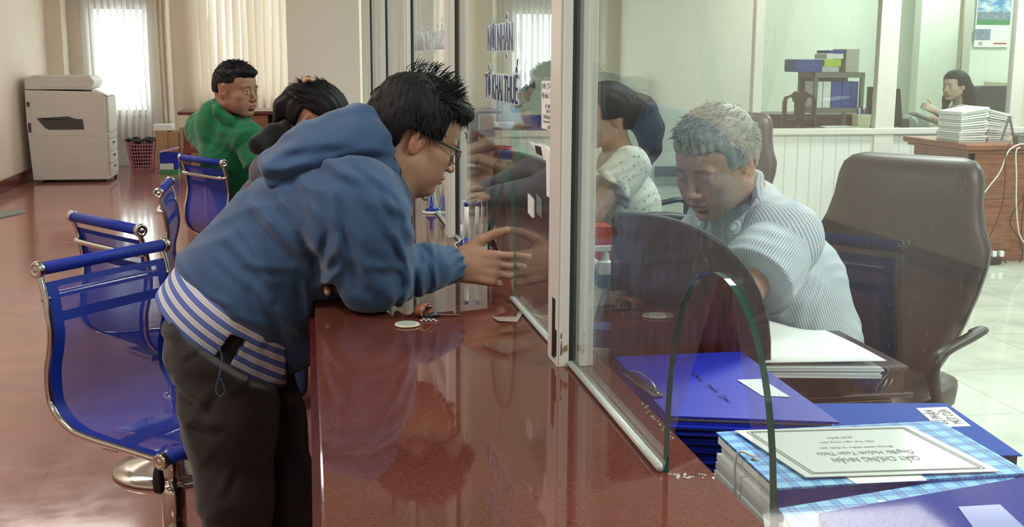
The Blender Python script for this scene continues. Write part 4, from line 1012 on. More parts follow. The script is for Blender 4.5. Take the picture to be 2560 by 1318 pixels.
# wire desk calendar seen through the middle pane
c0 = Vector((.575, 2.62, WT))
t = thing('desk_calendar', 'blue spiral-bound desk calendar behind glass near the reaching hand', 'desk calendar', tuple(c0 + Vector((.05, 0, 0))))
zt = .90; y0, y1 = 2.46, 2.80
m = M(); m.prism([(.60, y0, WT), (.66, y0, zt), (.664, y0, zt), (.604, y0, WT)], (0, y1 - y0, 0)); obj('front_leaf', m, 'calendar_blue' if 'calendar_blue' in MATS else 'blue_cover', t)
m = M(); m.prism([(.72, y0, WT), (.664, y0, zt), (.668, y0, zt), (.724, y0, WT)], (0, y1 - y0, 0)); obj('back_leaf', m, 'paper', t)
m = M(); m.prism([(.61, y0 + .02, WT + .05), (.648, y0 + .02, zt - .04), (.6465, y0 + .02, zt - .04), (.608, y0 + .02, WT + .05)], (0, y1 - y0 - .04, 0)); obj('printed_page', m, 'paper_grey', t)
m = M()
pts = []
for i in range(24 * 8): a = i / 8 * 2 * math.pi; pts.append((.664 + .010 * math.cos(a), y0 + .01 + (y1 - y0 - .02) * i / (24 * 8), zt - .004 + .010 * math.sin(a)))
m.tube(pts, .0014, 5); obj('spiral', m, 'white_plastic', t)
# red pen cup, stacks farther along
p = Vector((1.0, 6.3, WT)); t = thing('pen_cup', 'red plastic tub on the farthest staff desk behind glass', 'tub', tuple(p))
m = M(); m.lathe(p, [(.07, 0), (.10, .21), (.11, .215), (.11, .225), (.095, .225), (.085, .2), (.001, .2)], 28); obj('tub', m, 'red_plastic', t, smooth=False)
# red stamp and blue box by the floral woman
a = at(1500, 598, 3.45); boxthing('stamp_box', (a.x - .03, 3.42, WT), (a.x + .03, 3.5, at(1500, 562, 3.45).z), 'red_plastic', 'small red box on the desk beside the blue box', 'box')
a = at(1545, 598, 3.55); boxthing('blue_box', (a.x - .06, 3.52, WT), (a.x + .10, 3.62, at(1500, 575, 3.55).z), 'blue_plastic', 'blue plastic box beside the small red box', 'box')
# ------------------------------------------------------------------ leather office chairs
def loft(rows, seg=28, p=.55):
    """rows: (centre, right vector half-width, forward half-thickness vector)"""
    m = M(); vs = []; fs = []; n = len(rows)
    for c, w, t_ in rows:
        for k in range(seg):
            a = 2 * math.pi * k / seg; ca, sa = math.cos(a), math.sin(a)
            vs.append(Vector(c) + Vector(w) * math.copysign(abs(ca) ** p, ca) + Vector(t_) * math.copysign(abs(sa) ** p, sa))
    for i in range(n - 1):
        for k in range(seg): k2 = (k + 1) % seg; fs.append((i * seg + k, i * seg + k2, (i + 1) * seg + k2, (i + 1) * seg + k))
    fs += [tuple(range(seg))[::-1], tuple(range((n - 1) * seg, n * seg))]
    m.add(vs, fs); return m
def make_exec():
    t = thing('office_chair', 'x', 'office chair')
    # local: faces +X
    prof = [(.48, -.17, .13, .035), (.50, -.175, .155, .045), (.56, -.185, .185, .052), (.64, -.19, .215, .055), (.73, -.195, .245, .055), (.81, -.205, .262, .052), (.86, -.215, .262, .05), (.92, -.228, .235, .05), (.98, -.24, .220, .05), (1.04, -.252, .215, .048), (1.075, -.26, .205, .042), (1.095, -.267, .185, .030), (1.104, -.27, .15, .012)]
    rows = [((x, 0, z), (0, w, 0), (th, 0, 0)) for z, x, w, th in prof]
    b = obj('backrest', loft(rows), 'black_leather', t, smooth=True)
    m = M(); m.tube(spline([(x + th * .2, -w * .985, z) for z, x, w, th in prof[2:-2]], 3), .005, 6); m.tube(spline([(x + th * .2, w * .985, z) for z, x, w, th in prof[2:-2]], 3), .005, 6)
    obj('piping', m, 'dark_leather', b, smooth=True)
    rows = [((x, 0, .455 + dz), (0, w, 0), (0, 0, th)) for x, w, th, dz in ((-.24, .17, .02, .0), (-.22, .2, .04, 0), (-.12, .235, .05, 0), (.02, .245, .052, 0), (.14, .24, .05, 0), (.21, .22, .04, -.008), (.24, .19, .02, -.015))]
    obj('seat', loft(rows), 'black_leather', t, smooth=True)
    for s in (-1, 1):
        m = M(); m.tube(spline([(-.22, s * .235, .62), (-.19, s * .262, .635), (-.08, s * .272, .635), (.08, s * .275, .63), (.13, s * .27, .61), (.12, s * .265, .56), (.05, s * .255, .48), (.0, s * .24, .43)], 6), .017, 10, flat=(1.3, .8)); obj('armrest', m, 'black_plastic', t, smooth=True)
    m = M(); m.lathe((0, 0, 0), [(.028, .07), (.028, .26), (.018, .27), (.018, .41)], 18); obj('gas_lift', m, 'black_plastic', t, smooth=True)
    m = M(); m.box((0, 0, .41), (.2, .16, .03)); obj('mechanism', m, 'black_plastic', t)
    for k in range(5):
        a = k * 2 * math.pi / 5 + .3; e = Vector((.27 * math.cos(a), .27 * math.sin(a), .075))
        m = M(); m.tube([(0, 0, .095), e], [.025, .016], 8); l = obj('star_leg', m, 'black_plastic', t, smooth=True)
        m = M(); nrm = Vector((-math.sin(a), math.cos(a), 0)); m.tube([e - nrm * .02 + Vector((0, 0, -.045)), e + nrm * .02 + Vector((0, 0, -.045))], .029, 14); obj('caster', m, 'black_plastic', l)
    return t
ex = make_exec()
def put_exec(o, c, f, label, s=1):
    """c = middle of the back's top edge, f = facing direction"""
    f = Vector((f[0], f[1], 0)).normalized(); ang = math.atan2(f.y, f.x)
    loc = Vector((c[0], c[1], 0)) + f * .262 * s
    if o is None: o = dup(ex, loc, ang, label)
    else: o.location = loc; o.rotation_euler.z = ang; o['label'] = label
    o['group'] = 'brown leather swivel chairs of the staff'
    if s != 1: o.scale = (s, s, s)
    return o
put_exec(ex, (1.73, 3.10), (-.80, -.60), 'dark brown leather high-back chair right of the striped-shirt man')
put_exec(None, (2.17, 5.7), (-.72, -.70), 'dark brown leather chair top showing behind the striped-shirt man’s head'.replace('’', ''))
# ------------------------------------------------------------------ brown desk at the right with paper stacks
dx0, dx1, dy0, dy1 = 4.42, 6.3, 7.15, 7.95
t = thing('wooden_desk', 'orange-brown wooden desk at the right edge, cables hanging down its side', 'desk', ((dx0 + dx1) / 2, 7.5, 0))
m = M(); m.b2((dx0 - .07, dy0 - .05, .775), (dx1, dy1, .815)); m.b2((dx0 - .03, dy0 - .02, .75), (dx1, dy1, .776)); obj('desk_top', m, 'desk_wood', t, bevel=.01)
m = M(); m.b2((dx0, dy0, 0), (dx1, dy0 + .03, .75)); m.b2((dx0, dy0, 0), (dx0 + .03, dy1 - .05, .75)); obj('panels', m, 'desk_wood', t)
m = M(); m.b2((dx0 + .05, dy0 - .012, .44), (dx0 + .34, dy0, .70)); m.b2((dx0 + .05, dy0 - .012, .08), (dx0 + .34, dy0, .38)); m.b2((dx0 + .42, dy0 - .012, .08), (dx0 + .9, dy0, .70)); obj('raised_panels', m, 'desk_wood', t, bevel=.006)
for i, (x0, x1, y0_, h, lab, seed) in enumerate([(at(2402, 300, 7.25).x, at(2470, 300, 7.25).x, 7.25, .21, 'tall stack of white papers on the corner of the brown desk', 3), (at(2472, 300, 7.3).x, at(2530, 300, 7.3).x, 7.3, .19, 'second stack of white papers right of the tallest one on the brown desk', 5)]):
    r = random.Random(seed); t = thing('paper_stack', lab, 'papers', ((x0 + x1) / 2, y0_ + .15, .815), group='stacks of papers on the brown desk')
    n = 14
    for k in range(n):
        z = .816 + h * k / n; j = r.uniform(-.008, .008)
        P = [(x0 + j, y0_, z), (x1 + j, y0_ + r.uniform(-.01, .01), z), (x1 + j, y0_ + .29, z), (x0 + j, y0_ + .29, z)]
        lift = .035 * k / n
        if i == 0: P[1] = (P[1][0], P[1][1], z + lift); P[2] = (P[2][0], P[2][1], z + lift)
        else: P[0] = (P[0][0], P[0][1], z + lift * 1.2); P[3] = (P[3][0], P[3][1], z + lift * 1.2)
        m = M(); m.prism(P, (0, 0, h / n * .82)); obj('paper_bundle', m, ['paper', 'paper_grey'][k % 3 == 0], t)
t = thing('desk_tray', 'grey angled document holder beside the paper stacks', 'document holder', tuple(at(2525, 350, 7.2)))
m = M(); a, b, c3 = at(2503, 352, 7.19), at(2524, 290, 7.19), at(2536, 352, 7.19); m.tube([a, b], .008, 6); m.tube([b, c3], .008, 6); obj('frame', m, 'grey_plastic', t)
t = thing('power_strip', 'grey power strip box on the brown desk edge', 'power strip', tuple(at(2545, 362, 7.14)))
m = M(); m.b2((at(2525, 350, 7.2).x, 7.11, .816), (at(2600, 350, 7.2).x, 7.17, .875)); obj('housing', m, 'grey_plastic', t, bevel=.004)
def cable(name, pts, r, mat, label): 
    m = M(); m.tube(spline(pts, 6), r, 6); return obj(name, m, mat, None, smooth=True, label=label, cat='cable')
cy = 7.08
cable('cable', [at(2560, 360, cy), at(2545, 362, cy), at(2520, 380, cy - .01), at(2500, 430, cy - .01), at(2470, 470, cy), at(2452, 500, cy), at(2450, 560, cy), at(2446, 620, cy), at(2440, 645, cy)], .0045, 'white_plastic', 'white cable running down left over the brown desk front')
cable('cable', [at(2550, 368, cy), at(2540, 380, cy), at(2541, 440, cy - .01), at(2541, 520, cy), at(2550, 590, cy), at(2575, 620, cy)], .0045, 'white_plastic', 'white cable hanging straight at the right edge of the photo')
cable('cable', [at(2565, 330, cy), at(2535, 345, cy), at(2515, 385, cy - .02), at(2511, 470, cy - .02), at(2500, 530, cy - .02), at(2470, 600, cy), at(2445, 630, cy)], .003, 'black_plastic', 'thin black cable curving over the brown desk front')
cable('cable', [at(2575, 470, cy), at(2540, 520, cy), at(2525, 560, cy), at(2550, 600, cy), at(2556, 630, cy), at(2545, 668, cy), at(2530, 678, cy), at(2510, 650, cy)], .004, 'black_plastic', 'black cable looping onto the tiled floor by the desk')
t = thing('extension_block', 'black extension block with two white plugs on the floor by the desk', 'extension block', tuple(at(2475, 655, 7.05) * 1))
o = at(2470, 650, 7.05); m = M(); m.box((o.x, 7.05, .03), (.17, .07, .05)); obj('block', m, 'black_plastic', t, bevel=.01)
for px in (2482, 2500):
    m = M(); o = at(px, 640, 7.05); m.box((o.x, 7.04, .075), (.03, .03, .04)); obj('plug', m, 'white_plastic', t, bevel=.003)
# ------------------------------------------------------------------ back office beyond the boarded partition
def carved_chair(px0, px1, y, label):
    x0, x1 = at(px0, 250, y).x, at(px1, 250, y).x; w = x1 - x0; t = thing('carved_chair', label, 'chair', ((x0 + x1) / 2, y, 0))
    zt = at(2000, 228, y).z
    m = M()
    m.prism([(x0 + w * a, y, zt - b * w) for a, b in ((.30, .05), (.36, 0), (.42, .04), (.58, .04), (.66, 0), (.76, .07), (.95, .16), (1.0, .3), (.92, .34), (.9, .24), (.80, .16), (.72, .20), (.70, .30), (.66, .33), (.66, .95), (.36, .95), (.36, .33), (.31, .30), (.28, .20), (.20, .16), (.10, .24), (.09, .34), (0, .3), (.05, .16), (.25, .10))], (0, .03, 0)); obj('splat', m, 'dark_wood', t)
    for x in (x0, x1 - w * .1):
        m = M(); m.b2((x, y, 0), (x + w * .1, y + .035, zt - w * .28)); obj('back_post', m, 'dark_wood', t)
    m = M(); m.b2((x0, y - .42, .42), (x1, y + .03, .46)); obj('seat', m, 'dark_wood', t)
    for x in (x0, x1 - .04):
        m = M(); m.b2((x, y - .42, 0), (x + .04, y - .38, .42)); obj('front_leg', m, 'dark_wood', t)
    m = M(); m.b2((x0, y, zt - w * .98), (x1, y + .03, zt - w * .82)); obj('lower_rail', m, 'dark_wood', t)
carved_chair(1960, 2041, 9.75, 'carved dark wooden chair with two arched openings behind the partition')
SY = 10.4
x0, x1 = at(2037, 200, SY).x, at(2162, 200, SY).x; zt = at(2100, 181, SY).z; zb = at(2100, 270, SY).z
t = thing('steel_shelf', 'grey perforated steel shelf rack holding white and blue files', 'shelf', ((x0 + x1) / 2, SY, 0))
for x in (x0, x1 - .035):
    for y in (SY, SY + .35):
        m = M(); m.b2((x, y, 0), (x + .035, y + .035, zt)); obj('upright', m, 'grey_plastic', t)
for z in (zt, zb, .5):
    m = M(); m.b2((x0, SY - .004, z - .05), (x1, SY + .39, z)); obj('shelf_board', m, 'grey_plastic', t)
m = M(); m.b2((x0 + .04, SY + .37, zb), (x1 - .04, SY + .38, zt - .05)); obj('back_sheet', m, 'grey_plastic', t)
xs = [2041, 2062, 2083, 2110, 2133, 2152]; zf = at(2100, 204, SY).z
for i in range(5):
    a, b = at(xs[i], 200, SY).x + .004, at(xs[i + 1], 200, SY).x - .004
    a = max(a, x0 + .037); b = min(b, x1 - .037)
    boxthing('box_file', (a, SY + .03, zb), (b, SY + .30, zf), 'paper' if i < 2 else 'blue_cover', ['leftmost white box file on the steel shelf', 'second white box file on the steel shelf', 'blue box file beside the white ones on the steel shelf', 'middle blue box file on the steel shelf', 'rightmost blue box file on the steel shelf'][i], 'box file', 'box files on the steel shelf', .003)
a, b = at(1992, 170, SY).x, at(2058, 170, SY).x
boxthing('box_file', (a, SY + .02, zt + .001), (b, SY + .3, zt + .12), 'blue_cover', 'wide blue box file lying on top of the steel shelf at its left', 'box file', bevel=.01)
a, b = at(2060, 150, SY).x, at(2102, 150, SY).x
for i, (mt, h, lab) in enumerate([('paper_grey', .05, 'grey folder at the bottom of the pile on the steel shelf'), ('lime' if 'lime' in MATS else 'paper', .07, 'lime green folder in the pile on the steel shelf'), ('paper', .05, 'white folder in the pile on the steel shelf'), ('blue_cover', .03, 'blue folder on top of the pile on the steel shelf')]):
    z = zt + .002 + [0, .052, .124, .176][i]; boxthing('folder', (a + .02 * i, SY + .03, z), (b + .02 * i, SY + .3, z + h - .002), mt, lab, 'folder', 'folders piled on the steel shelf', .002)
a, b = at(2104, 150, SY).x + .06, at(2152, 150, SY).x
boxthing('carton', (a, SY + .03, zt + .001), (b, SY + .33, zt + .22), 'copier_body', 'grey carton on top of the steel shelf at its right', 'carton')
# desks behind the partition
def low_desk(x0, x1, y0, y1, z, label, mat='dark_wood'):
    t = thing('office_desk', label, 'desk', ((x0 + x1) / 2, (y0 + y1) / 2, 0))
    m = M(); m.b2((x0, y0, z - .035), (x1, y1, z)); obj('desk_top', m, mat, t, bevel=.006)
    for x in (x0 + .04, x1 - .08):
        m = M(); m.b2((x, y0 + .04, 0), (x + .04, y1 - .04, z - .035)); obj('side_panel', m, mat, t)
    m = M(); m.b2((x0 + .08, y0 + .06, .3), (x1 - .08, y0 + .08, z - .035)); obj('front_panel', m, mat, t)
    return t
zd = at(2100, 316, 8.9).z
low_desk(at(2055, 310, 8.8).x, at(2230, 310, 8.8).x, 8.75, 9.15, .81, 'dark office desk with papers behind the boarded partition')
low_desk(at(2240, 300, 9.0).x, at(2480, 300, 9.0).x, 8.75, 9.3, .81, 'desk of the woman at the back, telephone on it')
low_desk(at(1865, 275, 11.5).x, at(2150, 275, 11.5).x, 11.5, 12.1, .80, 'long dark side table against the back wall')
a, b = at(2052, 305, 8.85).x, at(2138, 305, 8.85).x
sheets('paper_stack', [(a, 8.77), (b, 8.77), (b, 8.98), (a + .05, 8.98)], .811, .02, 3, 'thin pile of papers on the dark office desk', 'papers', ['paper', 'paper_grey'], .004, 9)
p = at(2153, 308, 8.85); t = thing('pen_cup', 'beige square pen cup full of pens behind the partition', 'pen cup', (p.x, 8.85, .811))
m = M(); m.prism([(p.x - .05, 8.8, .811), (p.x + .05, 8.8, .811), (p.x + .06, 8.8, .93), (p.x - .06, 8.8, .93)], (0, .1, 0)); obj('cup', m, 'cup_beige' if 'cup_beige' in MATS else 'cardboard', t)
for i in range(6):
    m = M(); m.tube([(p.x - .03 + i * .012, 8.85, .85), (p.x - .045 + i * .018, 8.84, .97 + .012 * (i % 3))], .006, 6); obj('pen', m, ['pen_blue', 'white_plastic', 'pen_blue', 'pen_blue', 'red_plastic', 'pen_blue'][i], t)
def monitor(px0, px1, py0, py1, y, label, back=False):
    a, b = at(px0, py0, y), at(px1, py1, y); t = thing('monitor', label, 'monitor', ((a.x + b.x) / 2, y, .81))
    m = M(); m.b2((a.x, y, b.z), (b.x, y + .03, a.z)); obj('screen', m, 'black_plastic', t, bevel=.004)
    m = M(); m.b2(((a.x + b.x) / 2 - .02, y + .03, .82), ((a.x + b.x) / 2 + .02, y + .05, b.z + .05)); obj('stand', m, 'black_plastic', t)
    m = M(); m.b2(((a.x + b.x) / 2 - .09, y, .811), ((a.x + b.x) / 2 + .09, y + .12, .82)); obj('foot', m, 'black_plastic', t)
    return t
t = monitor(2172, 2212, 217, 300, 9.05, 'black tall computer case with a white label behind the partition')
t.name = 'computer_case'; t['category'] = 'computer'
a = at(2183, 237, 9.04); b = at(2200, 250, 9.04); m = M(); m.b2((a.x, 9.045, b.z), (b.x, 9.05, a.z)); obj('paper_label', m, 'paper', t)
a = at(2241, 222, 8.95); b = at(2258, 300, 8.95)
t = thing('monitor', 'black screen seen edge-on beside the white upright', 'monitor', (a.x, 9.0, .81))
m = M(); m.prism([(a.x + .01, 8.95, .82), (b.x, 8.95, .82), (a.x + .035, 8.95, a.z), (a.x + .015, 8.95, a.z)], (0, .35, 0)); obj('screen', m, 'black_plastic', t)
# telephone heap
t = thing('telephone', 'grey desk telephone with a white cord behind the partition', 'telephone', tuple(at(2290, 300, 8.9)))
a, b = at(2262, 300, 8.9).x, at(2318, 300, 8.9).x
m = M(); m.prism([(a, 8.82, .812), (b, 8.82, .812), (b - .03, 8.82, .87), (a + .05, 8.82, .91), (a, 8.82, .89)], (0, .18, 0)); obj('base', m, 'phone_grey' if 'phone_grey' in MATS else 'grey_plastic', t, bevel=.01)
m = M(); m.tube([(a + .01, 8.84, .92), (a + .05, 8.84, .935), (b - .06, 8.84, .90), (b - .02, 8.84, .875)], .02, 8); obj('handset', m, 'grey_plastic', t, smooth=True)
m = M(); m.tube(spline([at(2262, 288, 8.8), at(2275, 290, 8.75), at(2290, 300, 8.72), at(2293, 312, 8.72)], 5), .005, 6); obj('cord', m, 'white_plastic', t, smooth=True)
# office chair and cabinet behind the far woman
t = thing('office_chair', 'black padded chair back behind the woman with long hair', 'office chair', (at(2478, 260, 10.2).x, 10.2, 0))
c = at(2475, 260, 10.2); 
rows = [((c.x, 10.2, z), (w, 0, 0), (0, .035, 0)) for z, w in ((.60, .18), (.64, .2), (.8, .22), (.95, .225), (1.04, .215), (at(2475, 214, 10.2).z - .01, .19), (at(2475, 214, 10.2).z, .15))]
obj('backrest', loft(rows, p=.7), 'dark_leather', t, smooth=True)
m = M(); m.b2((c.x - .23, 9.8, .45), (c.x + .23, 10.2, .52)); obj('seat', m, 'dark_leather', t, bevel=.02)
m = M(); m.lathe((c.x, 10.0, 0), [(.25, 0), (.25, .02), (.03, .06), (.03, .45)], 20); obj('pedestal', m, 'black_plastic', t)
m = M(); m.b2((c.x - .03, 10.2, .47), (c.x + .03, 10.24, .7)); obj('bracket', m, 'black_plastic', t)
cb = at(2508, 210, 10.8); t = thing('cabinet', 'cream metal cabinet behind the black padded chair', 'cabinet', (cb.x + .3, 10.9, 0))
m = M(); m.b2((cb.x, 10.7, 0), (cb.x + .6, 11.15, at(2520, 206, 10.7).z)); obj('body', m, 'cabinet_cream' if 'cabinet_cream' in MATS else 'wall_staff', t, bevel=.005)
m = M(); m.b2((cb.x + .01, 10.69, .1), (cb.x + .29, 10.7, 1.05)); d = obj('door', m, 'cabinet_cream' if 'cabinet_cream' in MATS else 'wall_staff', t, bevel=.003)
m = M(); m.b2((cb.x + .02, 10.67, .9), (cb.x + .04, 10.69, .96)); obj('handle', m, 'steel', d)
# wall calendar
ky = 11.17; a, b = at(2448, -60, ky), at(2522, 118, ky)
sx = lambda f: a.x + (b.x - a.x) * f
t = thing('wall_calendar', 'wall calendar with a blue sky picture hanging on the cream wall', 'wall calendar', ((a.x + b.x) / 2, ky, b.z))
zsplit = at(2480, 62, ky).z
m = M(); m.b2((a.x, ky, b.z), (b.x, ky + .006, a.z)); obj('backing', m, 'paper', t)
def skypic():
    m, nt, bs = nodes('calendar_picture'); L = nt.links.new
    tc = N(nt, 'ShaderNodeTexCoord'); n = N(nt, 'ShaderNodeTexNoise', inp={'Scale': 9, 'Detail': 5}); mp = N(nt, 'ShaderNodeMapping'); mp.inputs['Scale'].default_value = (.6, 1, 1.6); L(tc.outputs['Object'], mp.inputs[0]); L(mp.outputs[0], n.inputs[0])
    r = N(nt, 'ShaderNodeValToRGB'); e = r.color_ramp.elements; e[0].position = .42; e[0].color = (*srgb('3f8fc9'), 1); e[1].position = .62; e[1].color = (*srgb('e6eef2'), 1)
    L(n.outputs['Fac'], r.inputs[0]); L(r.outputs[0], bs.inputs['Base Color'])
skypic()
m = M(); m.b2((a.x + .01, ky - .003, at(2480, 30, ky).z), (b.x - .01, ky, a.z)); obj('sky_picture', m, 'calendar_picture', t)
pm('town', '7f93a8', .8, noise=.5, nscale=40); pm('leaf_green', '3f8a55', .8)
m = M(); m.b2((a.x + .01, ky - .003, at(2480, 49, ky).z), (b.x - .01, ky, at(2480, 30, ky).z)); obj('town_picture', m, 'town', t)
m = M(); m.b2((a.x + .01, ky - .003, zsplit), (b.x - .01, ky, at(2480, 49, ky).z)); obj('green_band', m, 'leaf_green', t)
m = M(); m.b2((sx(-.04), ky - .004, at(2480, 100, ky).z), (sx(.44), ky - .001, at(2480, 73, ky).z)); obj('small_picture', m, 'town', t)
text('numeral', '03', 'ink_red', t, (sx(.12), ky - .004, at(2480, 113, ky).z), (1, 0, 0), (0, 0, 1), .045)
m = M(); m.b2((sx(.55), ky - .004, at(2480, 110, ky).z), (sx(.92), ky - .001, at(2480, 107, ky).z)); obj('red_line', m, 'ink_red', t)
# orange-brown curtain strip
a, b = at(2401, 80, 12.15), at(2424, 80, 12.15)
m = M(); rows = []
for j in range(2):
    z = (0.1, 3.0)[j]; rows.append([(a.x + (b.x - a.x) * i / 16, 12.1 + .02 * math.sin(i * 1.6), z) for i in range(17)])
m.grid(rows); obj('curtain', m, 'curtain_orange', None, smooth=True, solid=.004, label='narrow orange-brown curtain strip behind the long-haired woman', cat='curtain')
# folders and papers on the low counter at left (seen through the middle pane)
for i in range(5):
    a, b = at(1318 - 3 * i, 320, 8.38).x, at(1398, 320, 8.38).x
    boxthing('folder', (a, 8.37, .847 + i * .022), (b, 8.44, .867 + i * .022), ['blue_cover', 'dark_blue', 'purple_cover', 'blue_cover', 'purple_cover'][i], 'blue folder in the pile on the low boarded counter', 'folder', 'blue folders on the low counter', .002)
# air conditioner-like pale cabinet behind the floral woman
a, b = at(1556, 188, 12.9), at(1570, 320, 12.9)
# ------------------------------------------------------------------ people
attrmat('skin', .5, sub=.15, bump=.08, bscale=500, spec=.35, noise=.06, nscale=70)
attrmat('hair', .38, bump=.6, bscale=420, spec=.5)
pm('hair_black', '0b0a0c', .6, spec=.25, bump=.3, bscale=500)
pm('hair_grey', '8b8e88', .5, bump=.4, bscale=300, noise=.35, nscale=90)
def cloth(name, col, rough=.8, amt=.08, sheen=.2): return pm(name, col, rough, noise=amt, nscale=10, bump=.25, bscale=420, sheen=sheen, spec=.25)
cloth('jacket_blue', '304d72', .7); cloth('jacket_navy', '1e2c4c', .7); cloth('trouser_brown', '262020', .85); cloth('polo_green', '136b41', .85)
cloth('hoodie_grey', '5f5a63', .9); cloth('cap_black', '101013', .8); cloth('jeans', '35517f', .9); cloth('white_cloth', 'e4e6e6', .8); cloth('navy_cloth', '1c2333', .8); cloth('blue_shirt', 'a9c4e2', .85)
stripemat('shirt_band', '5468ac', [(.0, 'd9dade'), (.12, '767c8c'), (.17, 'd9dade'), (.28, '767c8c'), (.33, 'd9dade'), (.46, '5468ac')], .028)
stripemat('shirt_fine', 'c6cdd4', [(.0, '8b98a9'), (.36, 'c6cdd4')], .0056)
pm('lens', '1a1a1a', .1); pm('frame_dark', '2b2622', .3); pm('shoe', '15130f', .4)
def floral():
    m, nt, b = nodes('floral'); L = nt.links.new
    tc = N(nt, 'ShaderNodeTexCoord'); v = N(nt, 'ShaderNodeTexVoronoi', inp={'Scale': 42}); L(tc.outputs['Object'], v.inputs['Vector'])
    s = N(nt, 'ShaderNodeMath', operation='LESS_THAN'); L(v.outputs['Distance'], s.inputs[0]); s.inputs[1].default_value = .22
    r = N(nt, 'ShaderNodeValToRGB'); e = r.color_ramp.elements; e[0].color = (*srgb('b98a8c'), 1); e[1].color = (*srgb('7f9a86'), 1); e[0].position = .55; e[1].position = .6
    sp = N(nt, 'ShaderNodeSeparateXYZ'); L(v.outputs['Color'], sp.inputs[0]); L(sp.outputs[0], r.inputs[0])
    mx = N(nt, 'ShaderNodeMixRGB'); L(s.outputs[0], mx.inputs[0]); mx.inputs[1].default_value = (*srgb('c2c5ba'), 1); L(r.outputs[0], mx.inputs[2]); L(mx.outputs[0], b.inputs['Base Color']); b.inputs['Roughness'].default_value = .8
floral()
V = lambda *a: np.array(a, float)
def sst(a, b, x): t = np.clip((x - a) / (b - a), 0, 1); return t * t * (3 - 2 * t)
def frame(yaw, pitch, roll=0):
    """columns: forward, left, up"""
    Rm = Euler((0, 0, yaw)).to_matrix() @ Euler((0, pitch, 0)).to_matrix() @ Euler((roll, 0, 0)).to_matrix()
    return np.array(Rm)
def head_prims(s, O, F, k=1.0, female=False, fat=1.0):
    """a head with brow, sockets, nose, lips, chin and ears; O = middle between the eyes' level points inside the skull"""
    T = lambda x, y, z: O + F @ V(x * k, y * k, z * k)
    E = lambda c, r, kk=.012, op='u', R=None: s.el(T(*c), np.array(r) * k, F if R is None else F @ R, kk * k, op)
    E((-.010, 0, .036), (.097, .076, .080)); E((.035, 0, .034), (.058, .063, .056), .02); E((-.055, 0, .005), (.05, .062, .06), .03)
    E((.028, 0, -.030), (.060, .061 * fat, .072), .03)
    for y in (-1, 1):
        s.rc(T(.0, y * .052 * fat, -.055), T(.062, y * .020, -.094), .021 * k * fat, .016 * k, .03)
        E((.056, y * .043, -.022), (.027, .023 * fat, .020), .018)
        E((.050, y * .036 * fat, -.055), (.03, .024, .03), .025)
    E((.070, 0, -.098), (.021, .023, .016), .018)
    E((.068, 0, -.062), (.027, .030, .030), .02)
    for y in (-1, 1):
        E((.079, y * .027, .020), (.014, .026, .009), .010)
        E((.100, y * .031, .002), (.016, .020, .011), .010, 's')
        E((.0765, y * .0305, .0005), (.0135, .0165, .0125), .002)
        E((.0775, y * .0305, .0065), (.0150, .0185, .0085), .003)
        E((.0770, y * .0305, -.0070), (.0140, .0175, .0065), .004)
    s.rc(T(.088, 0, .008), T(.106, 0, -.030), .0065 * k, .0095 * k, .010)
    E((.107, 0, -.0345), (.0105, .0115, .009), .007)
    for y in (-1, 1):
        E((.098, y * .0135, -.037), (.010, .0075, .0068), .005)
        E((.104, y * .0068, -.0445), (.0045, .0035, .003), .002, 's')
    E((.0960, 0, -.0605), (.0080, .022, .0056), .004); E((.0935, 0, -.0718), (.0085, .018, .0062), .004)
    E((.1030, 0, -.0660), (.0065, .024, .0014), .002, 's')
    E((.082, 0, -.083), (.010, .020, .006), .008, 's')
    for y in (-1, 1):                                  # ears
        Re = np.array(Euler((y * .0, .18, -y * .35)).to_matrix())
        E((-.008, y * .0765, -.004), (.0205, .0080, .0365), .004, 'u', Re)
        E((-.002, y * .0845, .003), (.0120, .0065, .0235), .003, 's', Re)
        E((.000, y * .078, -.012), (.0055, .0055, .009), .003, 'u', Re)
        E((.003, y * .083, -.010), (.0045, .006, .006), .002, 's')
    return T
